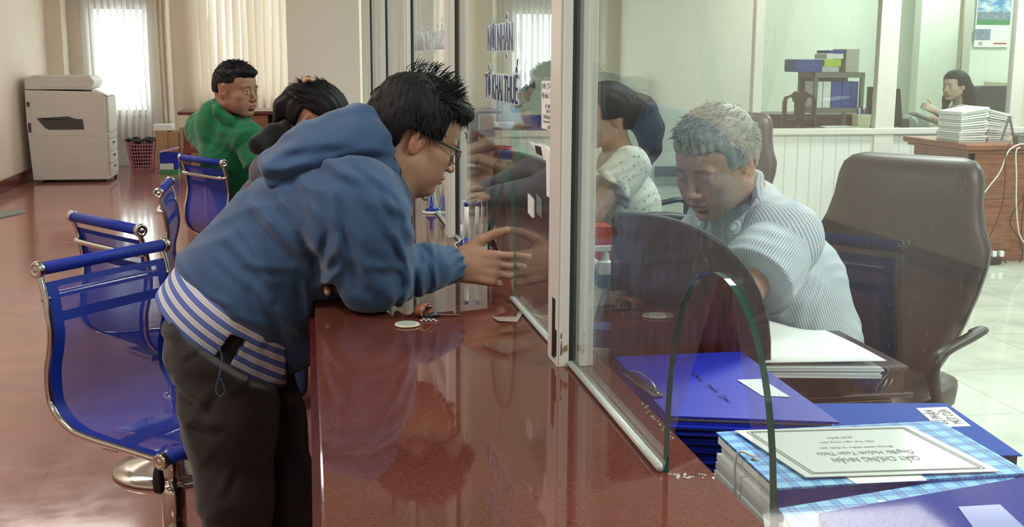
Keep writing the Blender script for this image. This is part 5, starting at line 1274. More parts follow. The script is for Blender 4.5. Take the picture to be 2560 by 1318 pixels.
def face_color(P, O, F, base, k=1.0, lip=(.36, .13, .11), brow=(.03, .025, .025), browk=1.0, closed=False, far=None, beard=0, gaze=(.3, 0)):
    q = (P - O) @ F / k; x, y, z = q[:, 0], q[:, 1], q[:, 2]; ay = np.abs(y)
    C = np.tile(np.array(base, float), (len(P), 1))
    def mix(col, m):
        nonlocal C
        C = C * (1 - m[:, None]) + np.array(col) * m[:, None]
    inf = (np.abs(x) < .16) & (ay < .12) & (np.abs(z) < .15)
    g = lambda cx, cy, cz, rx, ry, rz, a=.8: inf * (1 - sst(a, 1.15, np.sqrt(((x - cx) / rx) ** 2 + ((ay - cy) / ry) ** 2 + ((z - cz) / rz) ** 2)))
    red = np.array(base) * np.array([1.12, .82, .76])
    mix(red, .55 * g(.06, .045, -.02, .03, .025, .025, .3)); mix(red, .6 * g(.11, 0, -.035, .02, .018, .014, .4)); mix(red, .6 * g(-.006, .08, -.004, .03, .02, .04, .6))
    mix(lip, .9 * g(.092, 0, -.066, .018, .0245, .0115, .75)); mix(np.array(lip) * .35, .9 * g(.095, 0, -.0662, .02, .024, .0018, .6))
    browm = g(.088, .029 , .0235 , .03, .021, .0048, .6); mix(brow, browk * .9 * browm)
    if closed:
        mix(np.array(base) * .35, .9 * g(.09, .0305, -.0045, .02, .0165, .0022, .6))
    else:
        eye = g(.0895, .0305, -.0005, .012, .0135, .0060, .8); mix((.62, .60, .57), eye)
        gy = np.where(y > 0, .0305 + gaze[0] * .012, .0305 - gaze[0] * .012)
        iris = inf * (1 - sst(.8, 1.1, np.sqrt(((ay - gy) / .0056) ** 2 + ((z + .0005 - gaze[1] * .005) / .0056) ** 2))) * (x > .075); mix((.02, .012, .01), iris * (eye > .2))
        mix(np.array(base) * .18, .9 * g(.09, .0305, .0062, .012, .0165, .0017, .6))
    if beard: mix(np.array(base) * .5, beard * g(.06, 0, -.085, .05, .05, .03, .4)); mix(np.array(base) * .5, beard * g(.10, 0, -.052, .02, .022, .008, .4))
    return C
def hair_sdf(O, F, k, front=.060, side=-.012, nape=-.062, th=.012, top=.018, kind='short'):
    s = S(); T = lambda x, y, z: O + F @ V(x * k, y * k, z * k)
    s.el(T(-.012, 0, .038), np.array((.099 + th, .077 + th, .080 + top)) * k, F, .01)
    s.el(T(-.045, 0, .005), np.array((.066 + th * .6, .066 + th * .7, .075)) * k, F, .03)
    if kind == 'short':
        for y in (-1, 1): s.el(T(.022, y * .0705, -.004), np.array((.014, .006, .030)) * k, F, .008)
    # face window: everything in front of and below the hairline
    s.bx(T(.135, 0, front - .15), np.array((.090, .16, .15)) * k, F, .02 * k, .008, 's')
    s.bx(T(.016, 0, side - .15), np.array((.062, .20, .15)) * k, F, .012 * k, .006, 's')
    s.bx(T(-.0, 0, nape - .15), np.array((.22, .2, .15)) * k, F, .02 * k, .01, 's')
    return s, T
def strands(parent, O, F, k, n, mat, seed, length=(.018, .038), lift=.5, region=None, r=.0009, dirf=None, name='hair_strands', base=(.108, .087, .096), cen=(-.012, 0, .038)):
    r_ = random.Random(seed); m = M()
    for _ in range(n):
        for _try in range(40):
            a, b = r_.uniform(-math.pi, math.pi), r_.uniform(-.2, 1)
            u = V(math.cos(a) * math.sqrt(max(0, 1 - b * b)), math.sin(a) * math.sqrt(max(0, 1 - b * b)), b)
            p = V(*cen) + u * V(*base)
            if region is None or region(p): break
        nrm = u / V(*base); nrm /= np.linalg.norm(nrm)
        d = dirf(p) if dirf else V(.6, 0, .2)
        d = d + V(r_.gauss(0, .25), r_.gauss(0, .25), r_.gauss(0, .2)); d /= np.linalg.norm(d)
        L = r_.uniform(*length); v = nrm * lift + d * (1 - lift)
        pts = [p - nrm * .004, p + v * L * .35, p + v * L * .7 + d * L * .12, p + v * L + d * L * .3 - V(0, 0, .1 * L)]
        m.tube([Vector(O + F @ (q * k)) for q in pts], [r * k, r * k, r * .8 * k, r * .15 * k], 4, cap=False)
    return obj(name, m, mat, parent, smooth=True)
def hand_prims(s, w, d, n, side, curl=(.3, .35, .5, .6, .3), L=.18, spread=.09, th_out=.9, k=1.0, thumb_up=.3):
    """w = wrist, d = pointing direction, n = back-of-hand normal, side = +1 if the thumb lies on cross(d, n)'s positive side"""
    d = np.array(d, float); d /= np.linalg.norm(d); n = np.array(n, float); n -= d * (n @ d); n /= np.linalg.norm(n)
    t = np.cross(d, n) * side; w = np.array(w, float)
    P = lambda a, b, c: w + (d * a + t * b + n * c) * k
    Rm = np.stack([d, t, n], 1)
    s.bx(P(.048, .0, .0), np.array((.044, .036, .0125)) * k, Rm, .011 * k, .014)
    s.rc(P(-.03, 0, 0), P(.03, 0, 0), .026 * k, .026 * k, .02, flat=(n, 1.45))
    s.el(P(.035, .026, -.008), np.array((.032, .016, .015)) * k, Rm, .012)
    ls = [.072, .080, .074, .058]
    for i in range(4):
        b0 = .0285 - i * .019; ang = spread * (1.2 - i * .8); c = curl[i]
        dirv = d * math.cos(ang) + t * math.sin(ang); p = P(.086 - (.004 if i in (0,) else .010 if i == 3 else 0), b0, .002); rr = [.0088, .0082, .0075, .0066]
        if i == 3: rr = [.0078, .0072, .0066, .0058]
        seg = [.45, .31, .24]; a = 0; pts = [p]
        for j in range(3):
            a += c * (1.0 if j else .7)
            pts.append(pts[-1] + (dirv * math.cos(a) - n * math.sin(a)) * ls[i] * seg[j] * k)
        s.rc(P(.055, b0 * .9, .003), p, .0095 * k, rr[0] * 1.08 * k, .006)
        for j in range(3): s.rc(pts[j], pts[j + 1], rr[j] * k, rr[j + 1] * k, .0025)
    a1 = P(.018, .026, -.006); td = d * math.cos(th_out) + t * math.sin(th_out) * (1) + n * (thumb_up - .3)
    td /= np.linalg.norm(td); a2 = a1 + td * .040 * k
    td2 = td * .8 + d * .35 - n * curl[4] * .3; td2 /= np.linalg.norm(td2); a3 = a2 + td2 * .033 * k
    td3 = td2 * .85 + d * .3 - n * curl[4] * .4; td3 /= np.linalg.norm(td3); a4 = a3 + td3 * .026 * k
    s.rc(a1, a2, .0145 * k, .0115 * k, .010); s.rc(a2, a3, .0112 * k, .0098 * k, .003); s.rc(a3, a4, .0098 * k, .0082 * k, .003)
    return s
PY = np.array((1, .25, 1.0))          # creases reach round the limb
def strokes(seed, n, lo, hi, dirs, L=(.08, .2), w=(.008, .015), amp=(.003, .007), extra=()):
    """separate creases of cloth: short soft ridges with a valley beside them"""
    r = np.random.RandomState(seed); lo = np.array(lo, float); hi = np.array(hi, float); seg = []
    for i in range(n):
        d = np.array(dirs[i % len(dirs)], float) + r.normal(0, .22, 3); d /= np.linalg.norm(d)
        c = lo + (hi - lo) * r.rand(3); l = r.uniform(*L) / 2; o = np.cross(d, (.2, -1, .1)); o /= np.linalg.norm(o)
        seg.append((c - d * l, d * 2 * l, r.uniform(*w), r.uniform(*amp), o))
    for a, b, ww, am in extra:
        a = np.array(a, float); b = np.array(b, float); d = b - a; o = np.cross(d, (.2, -1, .1)); o /= np.linalg.norm(o); seg.append((a, d, ww, am, o))
    def f(P):
        out = np.zeros(len(P)); c = P.mean(0); rad = np.linalg.norm(P[0] - P[-1]) / 2
        for a, d, ww, am, o in seg:
            l2 = d @ d
            h0 = min(1, max(0, (c - a) @ d / l2))
            if np.linalg.norm((c - a - d * h0) * PY) > rad + ww * 9: continue
            Q0 = (P - a) * PY; h = np.clip(Q0 @ d / l2, 0, 1); q = Q0 - h[:, None] * (d * PY)
            s_ = q @ o; e = np.linalg.norm(q - s_[:, None] * o, axis=1)
            env = np.sin(np.pi * np.clip(h, .0, 1)) ** .6 * np.exp(-(e / (ww * 4)) ** 2)
            out += am * env * (np.exp(-(s_ / ww) ** 2) - .8 * np.exp(-((s_ - 1.8 * ww) / (ww * .9)) ** 2))
        return out
    return f
def folds(specs, damp=1.0):
    """cloth folds: list of (direction, wavelength, amplitude, warp)"""
    def f(P):
        o = np.zeros(len(P))
        for d, wl, amp, wp, ph in specs:
            d = np.array(d, float); d /= np.linalg.norm(d)
            q = P @ d
            w = wp * (np.sin(P[:, 0] * 17 + ph) + np.sin(P[:, 2] * 21 + P[:, 1] * 13 + 2 * ph))
            v = np.sin(2 * math.pi * q / wl + w + ph)
            g = .5 + .5 * np.sin(P[:, 0] * 11.3 + P[:, 1] * 9.1 - P[:, 2] * 13.7 + ph * 3)
            o += amp * (np.abs(v) ** 1.5 * -1 + .5) * g
        return o * damp
    return f
J = lambda px, py, y: np.array(at(px, py, y))
SKIN = (.38, .205, .132)
# ================================================== the man bent over the counter
HY = 2.82
man = thing('person', 'person in a blue hooded jacket bent over the granite, reaching through the glass', 'person', (-.16, 2.8, 0))
Oh = J(1036, 343, HY); Fh = frame(math.radians(9), math.radians(24), 0); HK = 1.07
R_sh, R_el, R_wr = J(892, 515, 2.655), V(.140, 2.60, .868), V(.346, 2.745, .882)
L_sh, L_el, L_wr = J(925, 460, 3.02), V(-.02, 2.99, .875), V(.07, 2.79, .855)
neck_b = J(950, 440, 2.82)
b = S(); T = head_prims(b, Oh, Fh, HK)
b.rc(T(-.03, 0, -.035), neck_b, .060, .066, .03); b.rc(T(.0, 0, -.055), neck_b + V(.035, 0, .02), .048, .05, .03)
b.rc(neck_b, J(720, 640, 2.83), .09, .11, .05); b.rc(J(720, 640, 2.83), J(560, 850, 2.86), .11, .09, .05)
b.rc(neck_b + V(-.02, 0, -.03), R_sh, .05, .055, .04); b.rc(neck_b + V(-.02, 0, -.03), L_sh, .05, .055, .04)
b.chain([R_sh, R_el, R_wr], [.055, .042, .029], .02); b.chain([L_sh, L_el, L_wr], [.055, .042, .029], .02)
hd = V(.975, -.12, -.13)
hand_prims(b, R_wr + V(.0, 0, 0), hd, (-.12, -.97, .16), -1, (.10, .42, .75, .95, .02), spread=.06, th_out=.80, thumb_up=.30, k=1.17)
hand_prims(b, L_wr + V(-.0, -.02, -.012), (.42, -.80, -.14), (.2, .1, .95), 1, (.25, .3, .35, .45, .2), k=.96)
hipR, hipL = J(560, 885, 2.76), J(600, 870, 2.93)
kneeR, kneeL = J(588, 1230, 2.72), J(712, 1230, 2.87)
ankR, ankL = V(kneeR[0] + .01, 2.74, .09), V(-.10, 2.88, .09)
b.chain([hipR + V(.02, .08, -.03), kneeR, ankR], [.055, .058, .04], .03); b.chain([hipL + V(.02, 0, -.03), kneeL, ankL], [.055, .058, .04], .03)
def colf(P): 
    C = face_color(P, Oh, Fh, SKIN, HK)
    return C
body = sdf_obj('body', b, (-.5, 2.45, .02), (.68, 3.2, 1.45), .0026, 'skin', man, col=colf)
# hair
hs, HT = hair_sdf(Oh, Fh, HK, front=.077, side=.012, nape=-.060, th=.014, top=.020)
hs.el(HT(.062, 0, .094), V(.048, .062, .028) * HK, Fh, .02); hs.el(HT(-.03, 0, .085), V(.07, .07, .045) * HK, Fh, .03)
def hdisp(P):
    q = (P - Oh) @ Fh
    return .0016 * np.sin(q[:, 1] * 190 + 6 * np.sin(q[:, 0] * 37)) * np.sin(q[:, 0] * 120 + q[:, 2] * 80)
hb = lambda r: (Oh - r, Oh + r)
hair = sdf_obj('hair', hs, *hb(.18), .0028, 'hair_black', man, disp=hdisp)
def regn(p): return not (p[0] > .03 and p[2] < .083) and not (p[2] < .022 and p[0] > -.05) and p[2] > -.045
strands(hair, Oh, Fh, HK, 1900, 'hair_black', 3, (.016, .034), .10, regn, .0012, lambda p: V(.75, 0, -.05) if p[2] > .09 else V(.35, 0, -.85), base=(.112, .091, .103))
strands(hair, Oh, Fh, HK, 170, 'hair_black', 5, (.014, .028), .38, lambda p: p[2] > .115 and -.075 < p[0] < .055, .0010, lambda p: V(.6, 0, .6), name='hair_tufts', base=(.114, .090, .112), cen=(-.014, 0, .046))
strands(hair, Oh, Fh, HK, 220, 'hair_black', 6, (.008, .016), .10, lambda p: p[0] > .050 and .082 < p[2] < .105, .0013, lambda p: V(.35, 0, -.95), name='fringe', base=(.122, .084, .100))
# glasses
def glasses(parent, T, F, k, mat='frame_dark'):
    g = M()
    for y in (-1, 1):
        pts = [Vector(T(.1045 - .004 * abs(math.cos(a)), y * .031 + .0235 * math.copysign(abs(math.cos(a)) ** .7, math.cos(a)), -.004 + .0165 * math.copysign(abs(math.sin(a)) ** .8, math.sin(a)))) for a in [2 * math.pi * i / 24 for i in range(25)]]
        g.tube(pts, .0012 * k, 6)
        g.tube([Vector(T(.096, y * .056, .008)), Vector(T(.084, y * .0690, .010)), Vector(T(.03, y * .0765, .010)), Vector(T(-.004, y * .082, .010)), Vector(T(-.018, y * .081, -.012))], .0022 * k, 6, flat=(.7, 1.5))
    g.tube([Vector(T(.105, -.008, .002)), Vector(T(.109, 0, .004)), Vector(T(.105, .008, .002))], .0012 * k, 6)
    o = obj('glasses', g, mat, parent, smooth=True)
    l = M()
    for y in (-1, 1):
        l.add([Vector(T(.1035, y * .031 + .0225 * math.copysign(abs(math.cos(a)) ** .7, math.cos(a)), -.004 + .0155 * math.copysign(abs(math.sin(a)) ** .8, math.sin(a)))) for a in [2 * math.pi * i / 20 for i in range(20)]], [tuple(range(20))])
    obj('lens_glass', l, 'clear_glass', o); return o
glasses(man, T, Fh, HK)
# jacket with both sleeves, gathered at the cuffs
def gather(P, c, dd, a0, a1, amp, nlobe):
    q = P - c; ax = q @ dd; u = np.cross(dd, V(0, 0, 1)); u /= np.linalg.norm(u); v = np.cross(dd, u)
    th = np.arctan2(q @ v, q @ u); near = np.linalg.norm(q - ax[:, None] * dd, axis=1) < .09
    return amp * np.sin(th * nlobe + 2 * np.sin(ax * 60)) * sst(a0, a1, ax) * near
axis = (neck_b - J(560, 830, 2.86)); axis /= np.linalg.norm(axis); up_t = np.cross(axis, V(0, 1, 0)); up_t = up_t if up_t[2] > 0 else -up_t
fd = (R_wr - R_el) / np.linalg.norm(R_wr - R_el)
j = S()
j.rc(J(590, 735, 2.87), J(720, 610, 2.84), .166, .160, .05); j.rc(J(720, 610, 2.84), J(840, 535, 2.81), .160, .145, .05); j.rc(J(840, 535, 2.81), neck_b + V(-.01, 0, -.02), .14, .088, .05)
j.rc(J(640, 720, 2.80), J(650, 730, 2.94), .160, .160, .05)
j.rc(J(700, 740, 2.84), J(738, 830, 2.84), .12, .085, .06); j.rc(J(620, 780, 2.87), J(700, 860, 2.85), .11, .07, .06)
j.rc(J(860, 560, 2.80), J(860, 620, 2.86), .13, .11, .05)
j.rc(neck_b + V(-.04, -.04, -.035), R_sh, .086, .086, .07); j.rc(J(800, 560, 2.74), R_sh + V(-.01, 0, -.02), .11, .088, .09); j.rc(neck_b + V(-.04, .04, -.035), L_sh, .080, .080, .05)
j.chain([R_sh, R_sh * .5 + R_el * .5 + V(.004, -.004, 0), R_el + V(-.004, -.004, .004)], [.090, .084, .072], .07)
j.rc(R_el + V(.01, 0, .008), R_el + fd * .15 + V(0, 0, .008), .068, .056, .03); j.rc(R_el + fd * .15 + V(0, 0, .008), R_wr - fd * .016, .056, .044, .03)
j.rc(R_wr - fd * .016, R_wr - fd * .002, .040, .038, .006)
j.chain([L_sh, L_el, L_wr + (L_el - L_wr) * .12], [.08, .068, .045], .03)
hem_p = J(560, 812, 2.69); hem_n = -(axis + up_t * .14)
# the hem cut reaches only the back of the garment, not the forearms
def cutf(P):
    n = hem_n / np.linalg.norm(hem_n); return np.maximum(-((P - hem_p) @ n), P[:, 0] + .078)
j.p.append((lambda P: cutf(P), .008, 's'))
j.cut(V(0, 0, CE + .004), (0, 0, -1), .010) if False else None
j.p.append((lambda P: np.maximum(P[:, 2] - (CE + .004), GX0 - .002 - P[:, 0]), .010, 's'))
def cuffcut(P):
    return np.maximum(-((P - (R_wr - fd * .004)) @ fd), np.linalg.norm(P - R_wr, axis=1) - .09)
j.p.append((lambda P: cuffcut(P), .002, 's'))
Jn = lambda px, py: J(px, py, 2.66)
ex_ = [(Jn(835, 470), Jn(862, 640), .011, -.012), (Jn(842, 560), Jn(800, 700), .013, .010), (Jn(860, 620), Jn(790, 730), .011, .010), (Jn(880, 560), Jn(905, 700), .012, .008), (Jn(620, 500), Jn(760, 640), .016, .009), (Jn(560, 590), Jn(700, 720), .016, .007), (Jn(760, 560), Jn(820, 660), .012, .008),
       (Jn(1010, 660), Jn(990, 770), .010, .009), (Jn(1040, 655), Jn(1050, 740), .009, .008), (Jn(1080, 650), Jn(1085, 720), .008, .006), (Jn(960, 560), Jn(1010, 640), .010, .008), (Jn(900, 640), Jn(1000, 650), .011, .009), (Jn(690, 760), Jn(770, 860), .012, .008), (Jn(640, 700), Jn(740, 860), .014, .007), (Jn(760, 700), Jn(775, 800), .010, .009), (Jn(780, 380), Jn(900, 450), .014, .006), (Jn(950, 470), Jn(985, 560), .010, .008)]
st1 = strokes(5, 46, (-.38, 2.58, .68), (.22, 2.80, 1.12), [(.6, .1, -.6), (.75, 0, -.35), (.35, .1, -.85)], (.09, .24), (.008, .017), (.003, .008), [(a, b_, w_ * .9, am_ * 1.5) for a, b_, w_, am_ in ex_])
st2 = strokes(8, 14, (.12, 2.50, .82), (.32, 2.70, .96), [(.1, .1, .9), (.4, .1, -.8)], (.05, .10), (.006, .011), (.002, .005))
lowf = folds([((.5, .3, .8), .21, .005, 1.4, 0), ((.9, .5, .2), .27, .005, 1.3, 2.1)])
jk = sdf_obj('jacket', j, (-.55, 2.35, .5), (.45, 3.3, 1.4), .0042, 'jacket_blue', man, disp=lambda P: lowf(P) + st1(P) + st2(P) + gather(P, R_el, fd, .16, .24, .0035, 11), dmax=.02)
# hood lying on the back, with its rim round the neck
h = S()
pts = [J(690, 418, 2.82), J(780, 372, 2.82), J(870, 340, 2.82), J(940, 340, 2.84)]
for dy, sc_ in ((-.10, .75), (-.03, .95), (.06, .95), (.12, .8)):
    h.chain([p + V(0, dy, -.022 * (abs(dy) > .05) + .012) for p in pts], [.042 * sc_, .046 * sc_, .046 * sc_, .034 * sc_], .06)
ring = [(.024, -.066, -.190), (-.010, -.080, -.152), (-.052, -.088, -.095), (-.098, -.078, -.045), (-.130, -.03, -.01), (-.130, .03, -.01), (-.098, .078, -.045), (-.052, .088, -.095), (-.010, .080, -.152), (.024, .066, -.190)]
rp = [T(*p) for p in ring]
h.chain(rp, [.020, .022, .024, .026, .028, .028, .026, .024, .022, .020], .03)
h.chain([rp[1] + V(-.02, 0, -.01), rp[2] + V(-.03, 0, -.01), rp[3] + V(-.03, 0, 0), J(870, 360, 2.74)], [.022, .028, .034, .035], .04)
st3 = strokes(11, 10, (-.1, 2.68, 1.10), (.2, 2.85, 1.2), [(.95, 0, .3), (.9, .1, .1)], (.10, .22), (.009, .014), (.003, .006), [(J(650, 430, 2.73), J(800, 400, 2.73), .012, .008), (J(800, 395, 2.73), J(960, 365, 2.73), .011, .007)])
sdf_obj('hood', h, (-.25, 2.55, .9), (.42, 3.1, 1.45), .0042, 'jacket_blue', man, disp=lambda P: st3(P) + lowf(P) * .5, dmax=.015)
n_ = S(); rp2 = [T(x + .018, y * .82, z + .004) for x, y, z in ring]
n_.chain(rp2, [.016] * 10, .02); n_.chain([rp2[0], T(.062, -.045, -.215)], [.018, .012], .02)
sdf_obj('hood_lining', n_, (-.1, 2.6, .9), (.45, 3.1, 1.45), .004, 'jacket_navy', man)
# drawcord
m = M(); m.tube(spline([Vector(J(548, 868, 2.63)), Vector(J(556, 900, 2.615)), Vector(J(548, 940, 2.60)), Vector(J(540, 975, 2.60)), Vector(J(550, 991, 2.60)), Vector(J(562, 978, 2.60)), Vector(J(552, 945, 2.60))], 5), .0016, 6); obj('drawcord', m, 'jacket_blue', man, smooth=True)
# striped shirt tail under the jacket
sh = S(); sn = axis + up_t * .14; sn /= np.linalg.norm(sn)
sh.rc(J(590, 735, 2.87), J(535, 840, 2.87), .158, .178, .05); sh.rc(J(590, 770, 2.80), J(605, 835, 2.86), .148, .172, .05)
sh.cut(J(458, 846, 2.70), -sn, .003); sh.cut(J(590, 700, 2.87), sn, .003)
sh.cut(V(-.066, 0, 0), (1, 0, 0), .004); sh.bx(J(552, 905, 2.68), V(.020, .12, .075), np.array(Euler((0, .62, 0)).to_matrix()), .004, .003, 's')
sdf_obj('shirt_tail', sh, (-.6, 2.5, .45), (.2, 3.3, 1.05), .0042, 'shirt_band', man, st=lambda P: P @ sn, disp=folds([((.5, .8, 0), .09, .003, .8, .4)]))
# trousers
tr = S()
tr.rc(hipR + V(-.0, .02, .04), hipL + V(0, -.02, .04), .135, .135, .05)
tr.chain([hipR, hipR * .5 + kneeR * .5, kneeR, ankR], [.126, .106, .084, .076], .05); tr.chain([hipL, hipL * .5 + kneeL * .5, kneeL, ankL], [.122, .10, .08, .072], .05)
tr.cut(V(0, 0, .035), (0, 0, -1), .004); tr.cut(J(462, 834, 2.70), sn, .006); tr.rc(hipR + V(.0, .08, .03), J(590, 800, 2.84), .146, .142, .02)
tr.cut(V(-.002, 0, 0), (1, 0, 0), .01)
st4 = strokes(21, 40, (-.42, 2.58, .2), (-.02, 2.80, .85), [(.8, .2, .35), (.5, .2, -.6), (.3, 0, .9)], (.07, .2), (.008, .016), (.002, .006), [(J(420, 960, 2.66), J(520, 1010, 2.64), .012, .010), (J(440, 1040, 2.66), J(560, 1060, 2.64), .013, .008), (J(690, 900, 2.7), J(600, 985, 2.64), .008, -.006)])
sdf_obj('trousers', tr, (-.6, 2.4, .02), (.2, 3.3, 1.0), .0055, 'trouser_brown', man, disp=st4, dmax=.02)
def shoe(parent, a, dirv):
    s = S(); d = np.array(dirv, float); d /= np.linalg.norm(d); c = V(a[0], a[1], .0)
    s.rc(c + d * -.04 + V(0, 0, .04), c + d * .15 + V(0, 0, .032), .038, .03, .02); s.el(c + d * .1 + V(0, 0, .03), V(.06, .045, .03), None, .02); s.cut(V(0, 0, .002), (0, 0, -1), .004)
    return sdf_obj('shoe', s, c - .2, c + V(.25, .25, .12), .006, 'shoe', parent)
shoe(man, ankR + V(-.06, 0, 0), (.5, -.8, 0)); shoe(man, ankL + V(-.04, 0, 0), (.1, -.9, 0))
# ================================================== seated people: shared builder
def seated(label, O, yaw, pitch, neck, sh_r, sh_l, pelvis, arms, loc, vx=.004, k=1.0, skin=SKIN, facekw=None, female=False, legs=None, fat=1.0, roll=0, torso=.12, lo=None, hi=None, hands=True):
    t = thing('person', label, 'person', (loc[0], loc[1], 0))
    F = frame(yaw, pitch, roll); s = S(); T = head_prims(s, O, F, k, fat=fat)
    nr = .052 if female else .062
    s.rc(T(-.025, 0, -.05), neck, nr * k, (nr + .004) * k, .03)
    mid = neck * .45 + pelvis * .55
    s.rc(neck + V(0, 0, -.03), mid, torso * .5, torso * .8, .04); s.rc(mid, pelvis, torso * .85, torso * .95, .05)
    dn = V(0, 0, -.06); s.rc(neck + dn, sh_r, .045, .045, .03); s.rc(neck + dn, sh_l, .045, .045, .03)
    for sp, (el, wr, hdir, hn, sd, curl) in zip((sh_r, sh_l), arms):
        s.chain([sp, el, wr], [.048, .038, .026], .02)
        if hands: hand_prims(s, wr, hdir, hn, sd, curl, k=.95 if not female else .86)
    if legs:
        for hp, kn, an in legs: s.chain([hp, kn, an], [.08, .055, .038], .03)
    allp = [O, neck, sh_r, sh_l, pelvis] + [a[0] for a in arms] + [a[1] for a in arms] + ([q for l in legs for q in l] if legs else [])
    lo_, hi_ = bounds(allp, .24); lo_[2] = max(lo_[2], .02)
    body = sdf_obj('body', s, lo_, hi_, vx, 'skin', t, col=lambda P: face_color(P, O, F, skin, k, **(facekw or {})))
    return t, T, F
def garment(t, name, prims, mat, vx=.006, cuts=(), disp=None, st=None, dmax=.015):
    s = S(); pts = []
    for a, b, ra, rb in prims: s.rc(a, b, ra, rb, .045); pts += [a, b]
    for p, n in cuts: s.cut(p, n, .004)
    lo, hi = bounds(pts, max(max(q[2], q[3]) for q in prims) + .03); lo[2] = max(lo[2], .01)
    return sdf_obj(name, s, lo, hi, vx, mat, t, disp=disp, st=st, dmax=dmax)
gen = lambda sd, a=1: folds([((.5, .3, .8), .17, .005 * a, 1.6, sd), ((-.6, .2, .7), .11, .0035 * a, 1.9, sd + 1.3), ((.8, -.5, .2), .23, .005 * a, 1.5, sd + 2)])
def polar(P, a, b, r):
    """cloth coordinate running round a limb, so that stripes follow its length"""
    d = (b - a) / np.linalg.norm(b - a); u = np.cross(d, V(0, 1, .2)); u /= np.linalg.norm(u); v = np.cross(d, u); q = P - a
    th = np.arctan2(q @ u, q @ v)          # seam lies on the far side
    return th * r + 10
# -------- grey-haired man behind the glass
O = J(1790, 405, 2.68); 
nk = J(1860, 500, 2.78); shr, shl = J(1800, 560, 3.02), J(1960, 600, 2.60); pel = V(1.31, 2.82, .50)
elL = J(1815, 800, 2.42); wrL = V(.80, 2.40, WT + .10); elR, wrR = V(1.00, 3.02, .80), V(.90, 2.80, WT + .055)
old, OT, OF = seated('person with grey hair in a pale striped shirt, looking down behind the nearest glass', O, math.radians(180 + 33), math.radians(23), nk, shr, shl, pel,
    [(elR, wrR, (-.9, -.35, -.1), (0, 0, 1), 1, (.5, .6, .6, .6, .4)), (elL, wrL, (-.95, .3, -.15), (0, 0, 1), -1, (.6, .7, .7, .7, .4))], (1.3, 2.8), .0032, 1.06, (.40, .235, .165),
    dict(closed=True, brow=(.06, .055, .05), browk=.8, lip=(.27, .12, .10)), fat=1.16, legs=[(V(1.27, 2.92, .50), V(.92, 2.96, .50), V(.95, 2.96, .09)), (V(1.27, 2.68, .50), V(.92, 2.62, .50), V(.95, 2.62, .09))])
hs, HT = hair_sdf(O, OF, 1.06, front=.060, side=-.004, nape=-.05, th=.011, top=.014)
hr = sdf_obj('hair', hs, O - .17, O + .17, .0032, 'hair_grey', old, disp=lambda P: .0016 * np.sin(((P - O) @ OF)[:, 1] * 240 + 5 * np.sin(((P - O) @ OF)[:, 0] * 40)))
strands(hr, O, OF, 1.06, 1100, 'hair_grey', 9, (.010, .02), .3, regn, .0011, lambda p: V(.8, 0, -.1) if p[2] > .07 else V(-.3, 0, -.9), base=(.110, .088, .094))
tor = lambda f: nk * (1 - f) + pel * f
garment(old, 'shirt', [(nk + V(.02, 0, -.03), tor(.45) + V(.03, 0, 0), .085, .15), (tor(.45) + V(.03, 0, 0), tor(.8) + V(.0, 0, 0), .155, .16), (tor(.8), pel, .16, .155), (nk + V(0, 0, -.04), shl, .075, .088), (nk + V(0, 0, -.04), shr, .075, .085), (shl, shr, .085, .085), (tor(.4) + V(0, -.06, 0), tor(.7) + V(.03, -.05, 0), .12, .13)], 'shirt_fine', .005,
    disp=gen(.5, .9), st=lambda P: polar(P, nk, pel, .15))
us = (elL - shl); us /= np.linalg.norm(us)
slv_end = shl * .34 + elL * .66
garment(old, 'sleeve', [(shl + V(.01, .01, 0), shl * .6 + elL * .4, .088, .088), (shl * .6 + elL * .4, slv_end, .088, .102)], 'shirt_fine', .0045, cuts=[(slv_end - us * .035, us)], disp=gen(2.1, .8), st=lambda P: polar(P, shl, elL, .085))
us2 = (elR - shr); us2 /= np.linalg.norm(us2)
garment(old, 'sleeve', [(shr, shr * .2 + elR * .8, .085, .088)], 'shirt_fine', .006, cuts=[(shr * .25 + elR * .75, us2)], disp=gen(3.1, .8), st=lambda P: P @ V(.1, .9, .3))
c = S(); cp = [OT(.045, .05, -.150), OT(-.02, .078, -.115), OT(-.068, .05, -.070), OT(-.08, 0, -.055), OT(-.068, -.05, -.075), OT(-.02, -.078, -.115), OT(.045, -.05, -.150)]
for a_, b_ in zip(cp[:-1], cp[1:]): c.rc(a_, b_, .016, .016, .012, flat=None)
for sgn in (1,): c.chain([cp[0] if sgn > 0 else cp[-1], OT(.06, sgn * .075, -.195), OT(.03, sgn * .10, -.20)], [.016, .012, .008], .02)
c.chain([cp[0], OT(.055, .03, -.20)], [.014, .008], .02)
sdf_obj('collar', c, O - .28, O + .25, .0042, 'shirt_fine', old, st=lambda P: ((P - O) @ OF) @ V(.6, .2, .75))
garment(old, 'trousers', [(V(1.30, 2.82, .48), V(1.25, 2.82, .48), .15, .15), (V(1.27, 2.92, .50), V(.92, 2.96, .50), .09, .07), (V(.92, 2.96, .50), V(.95, 2.96, .12), .07, .06), (V(1.27, 2.68, .50), V(.92, 2.62, .50), .09, .07), (V(.92, 2.62, .50), V(.95, 2.62, .12), .07, .06)], 'navy_cloth', .009)
m = M(); m.tube([Vector(J(1560, 0, 2.7)) * 0 + Vector(wrL + V(-.11, .02, .06)), Vector(wrL + V(-.09, .03, -.06))], .004, 6); obj('ballpoint_pen', m, 'pen_blue', old)
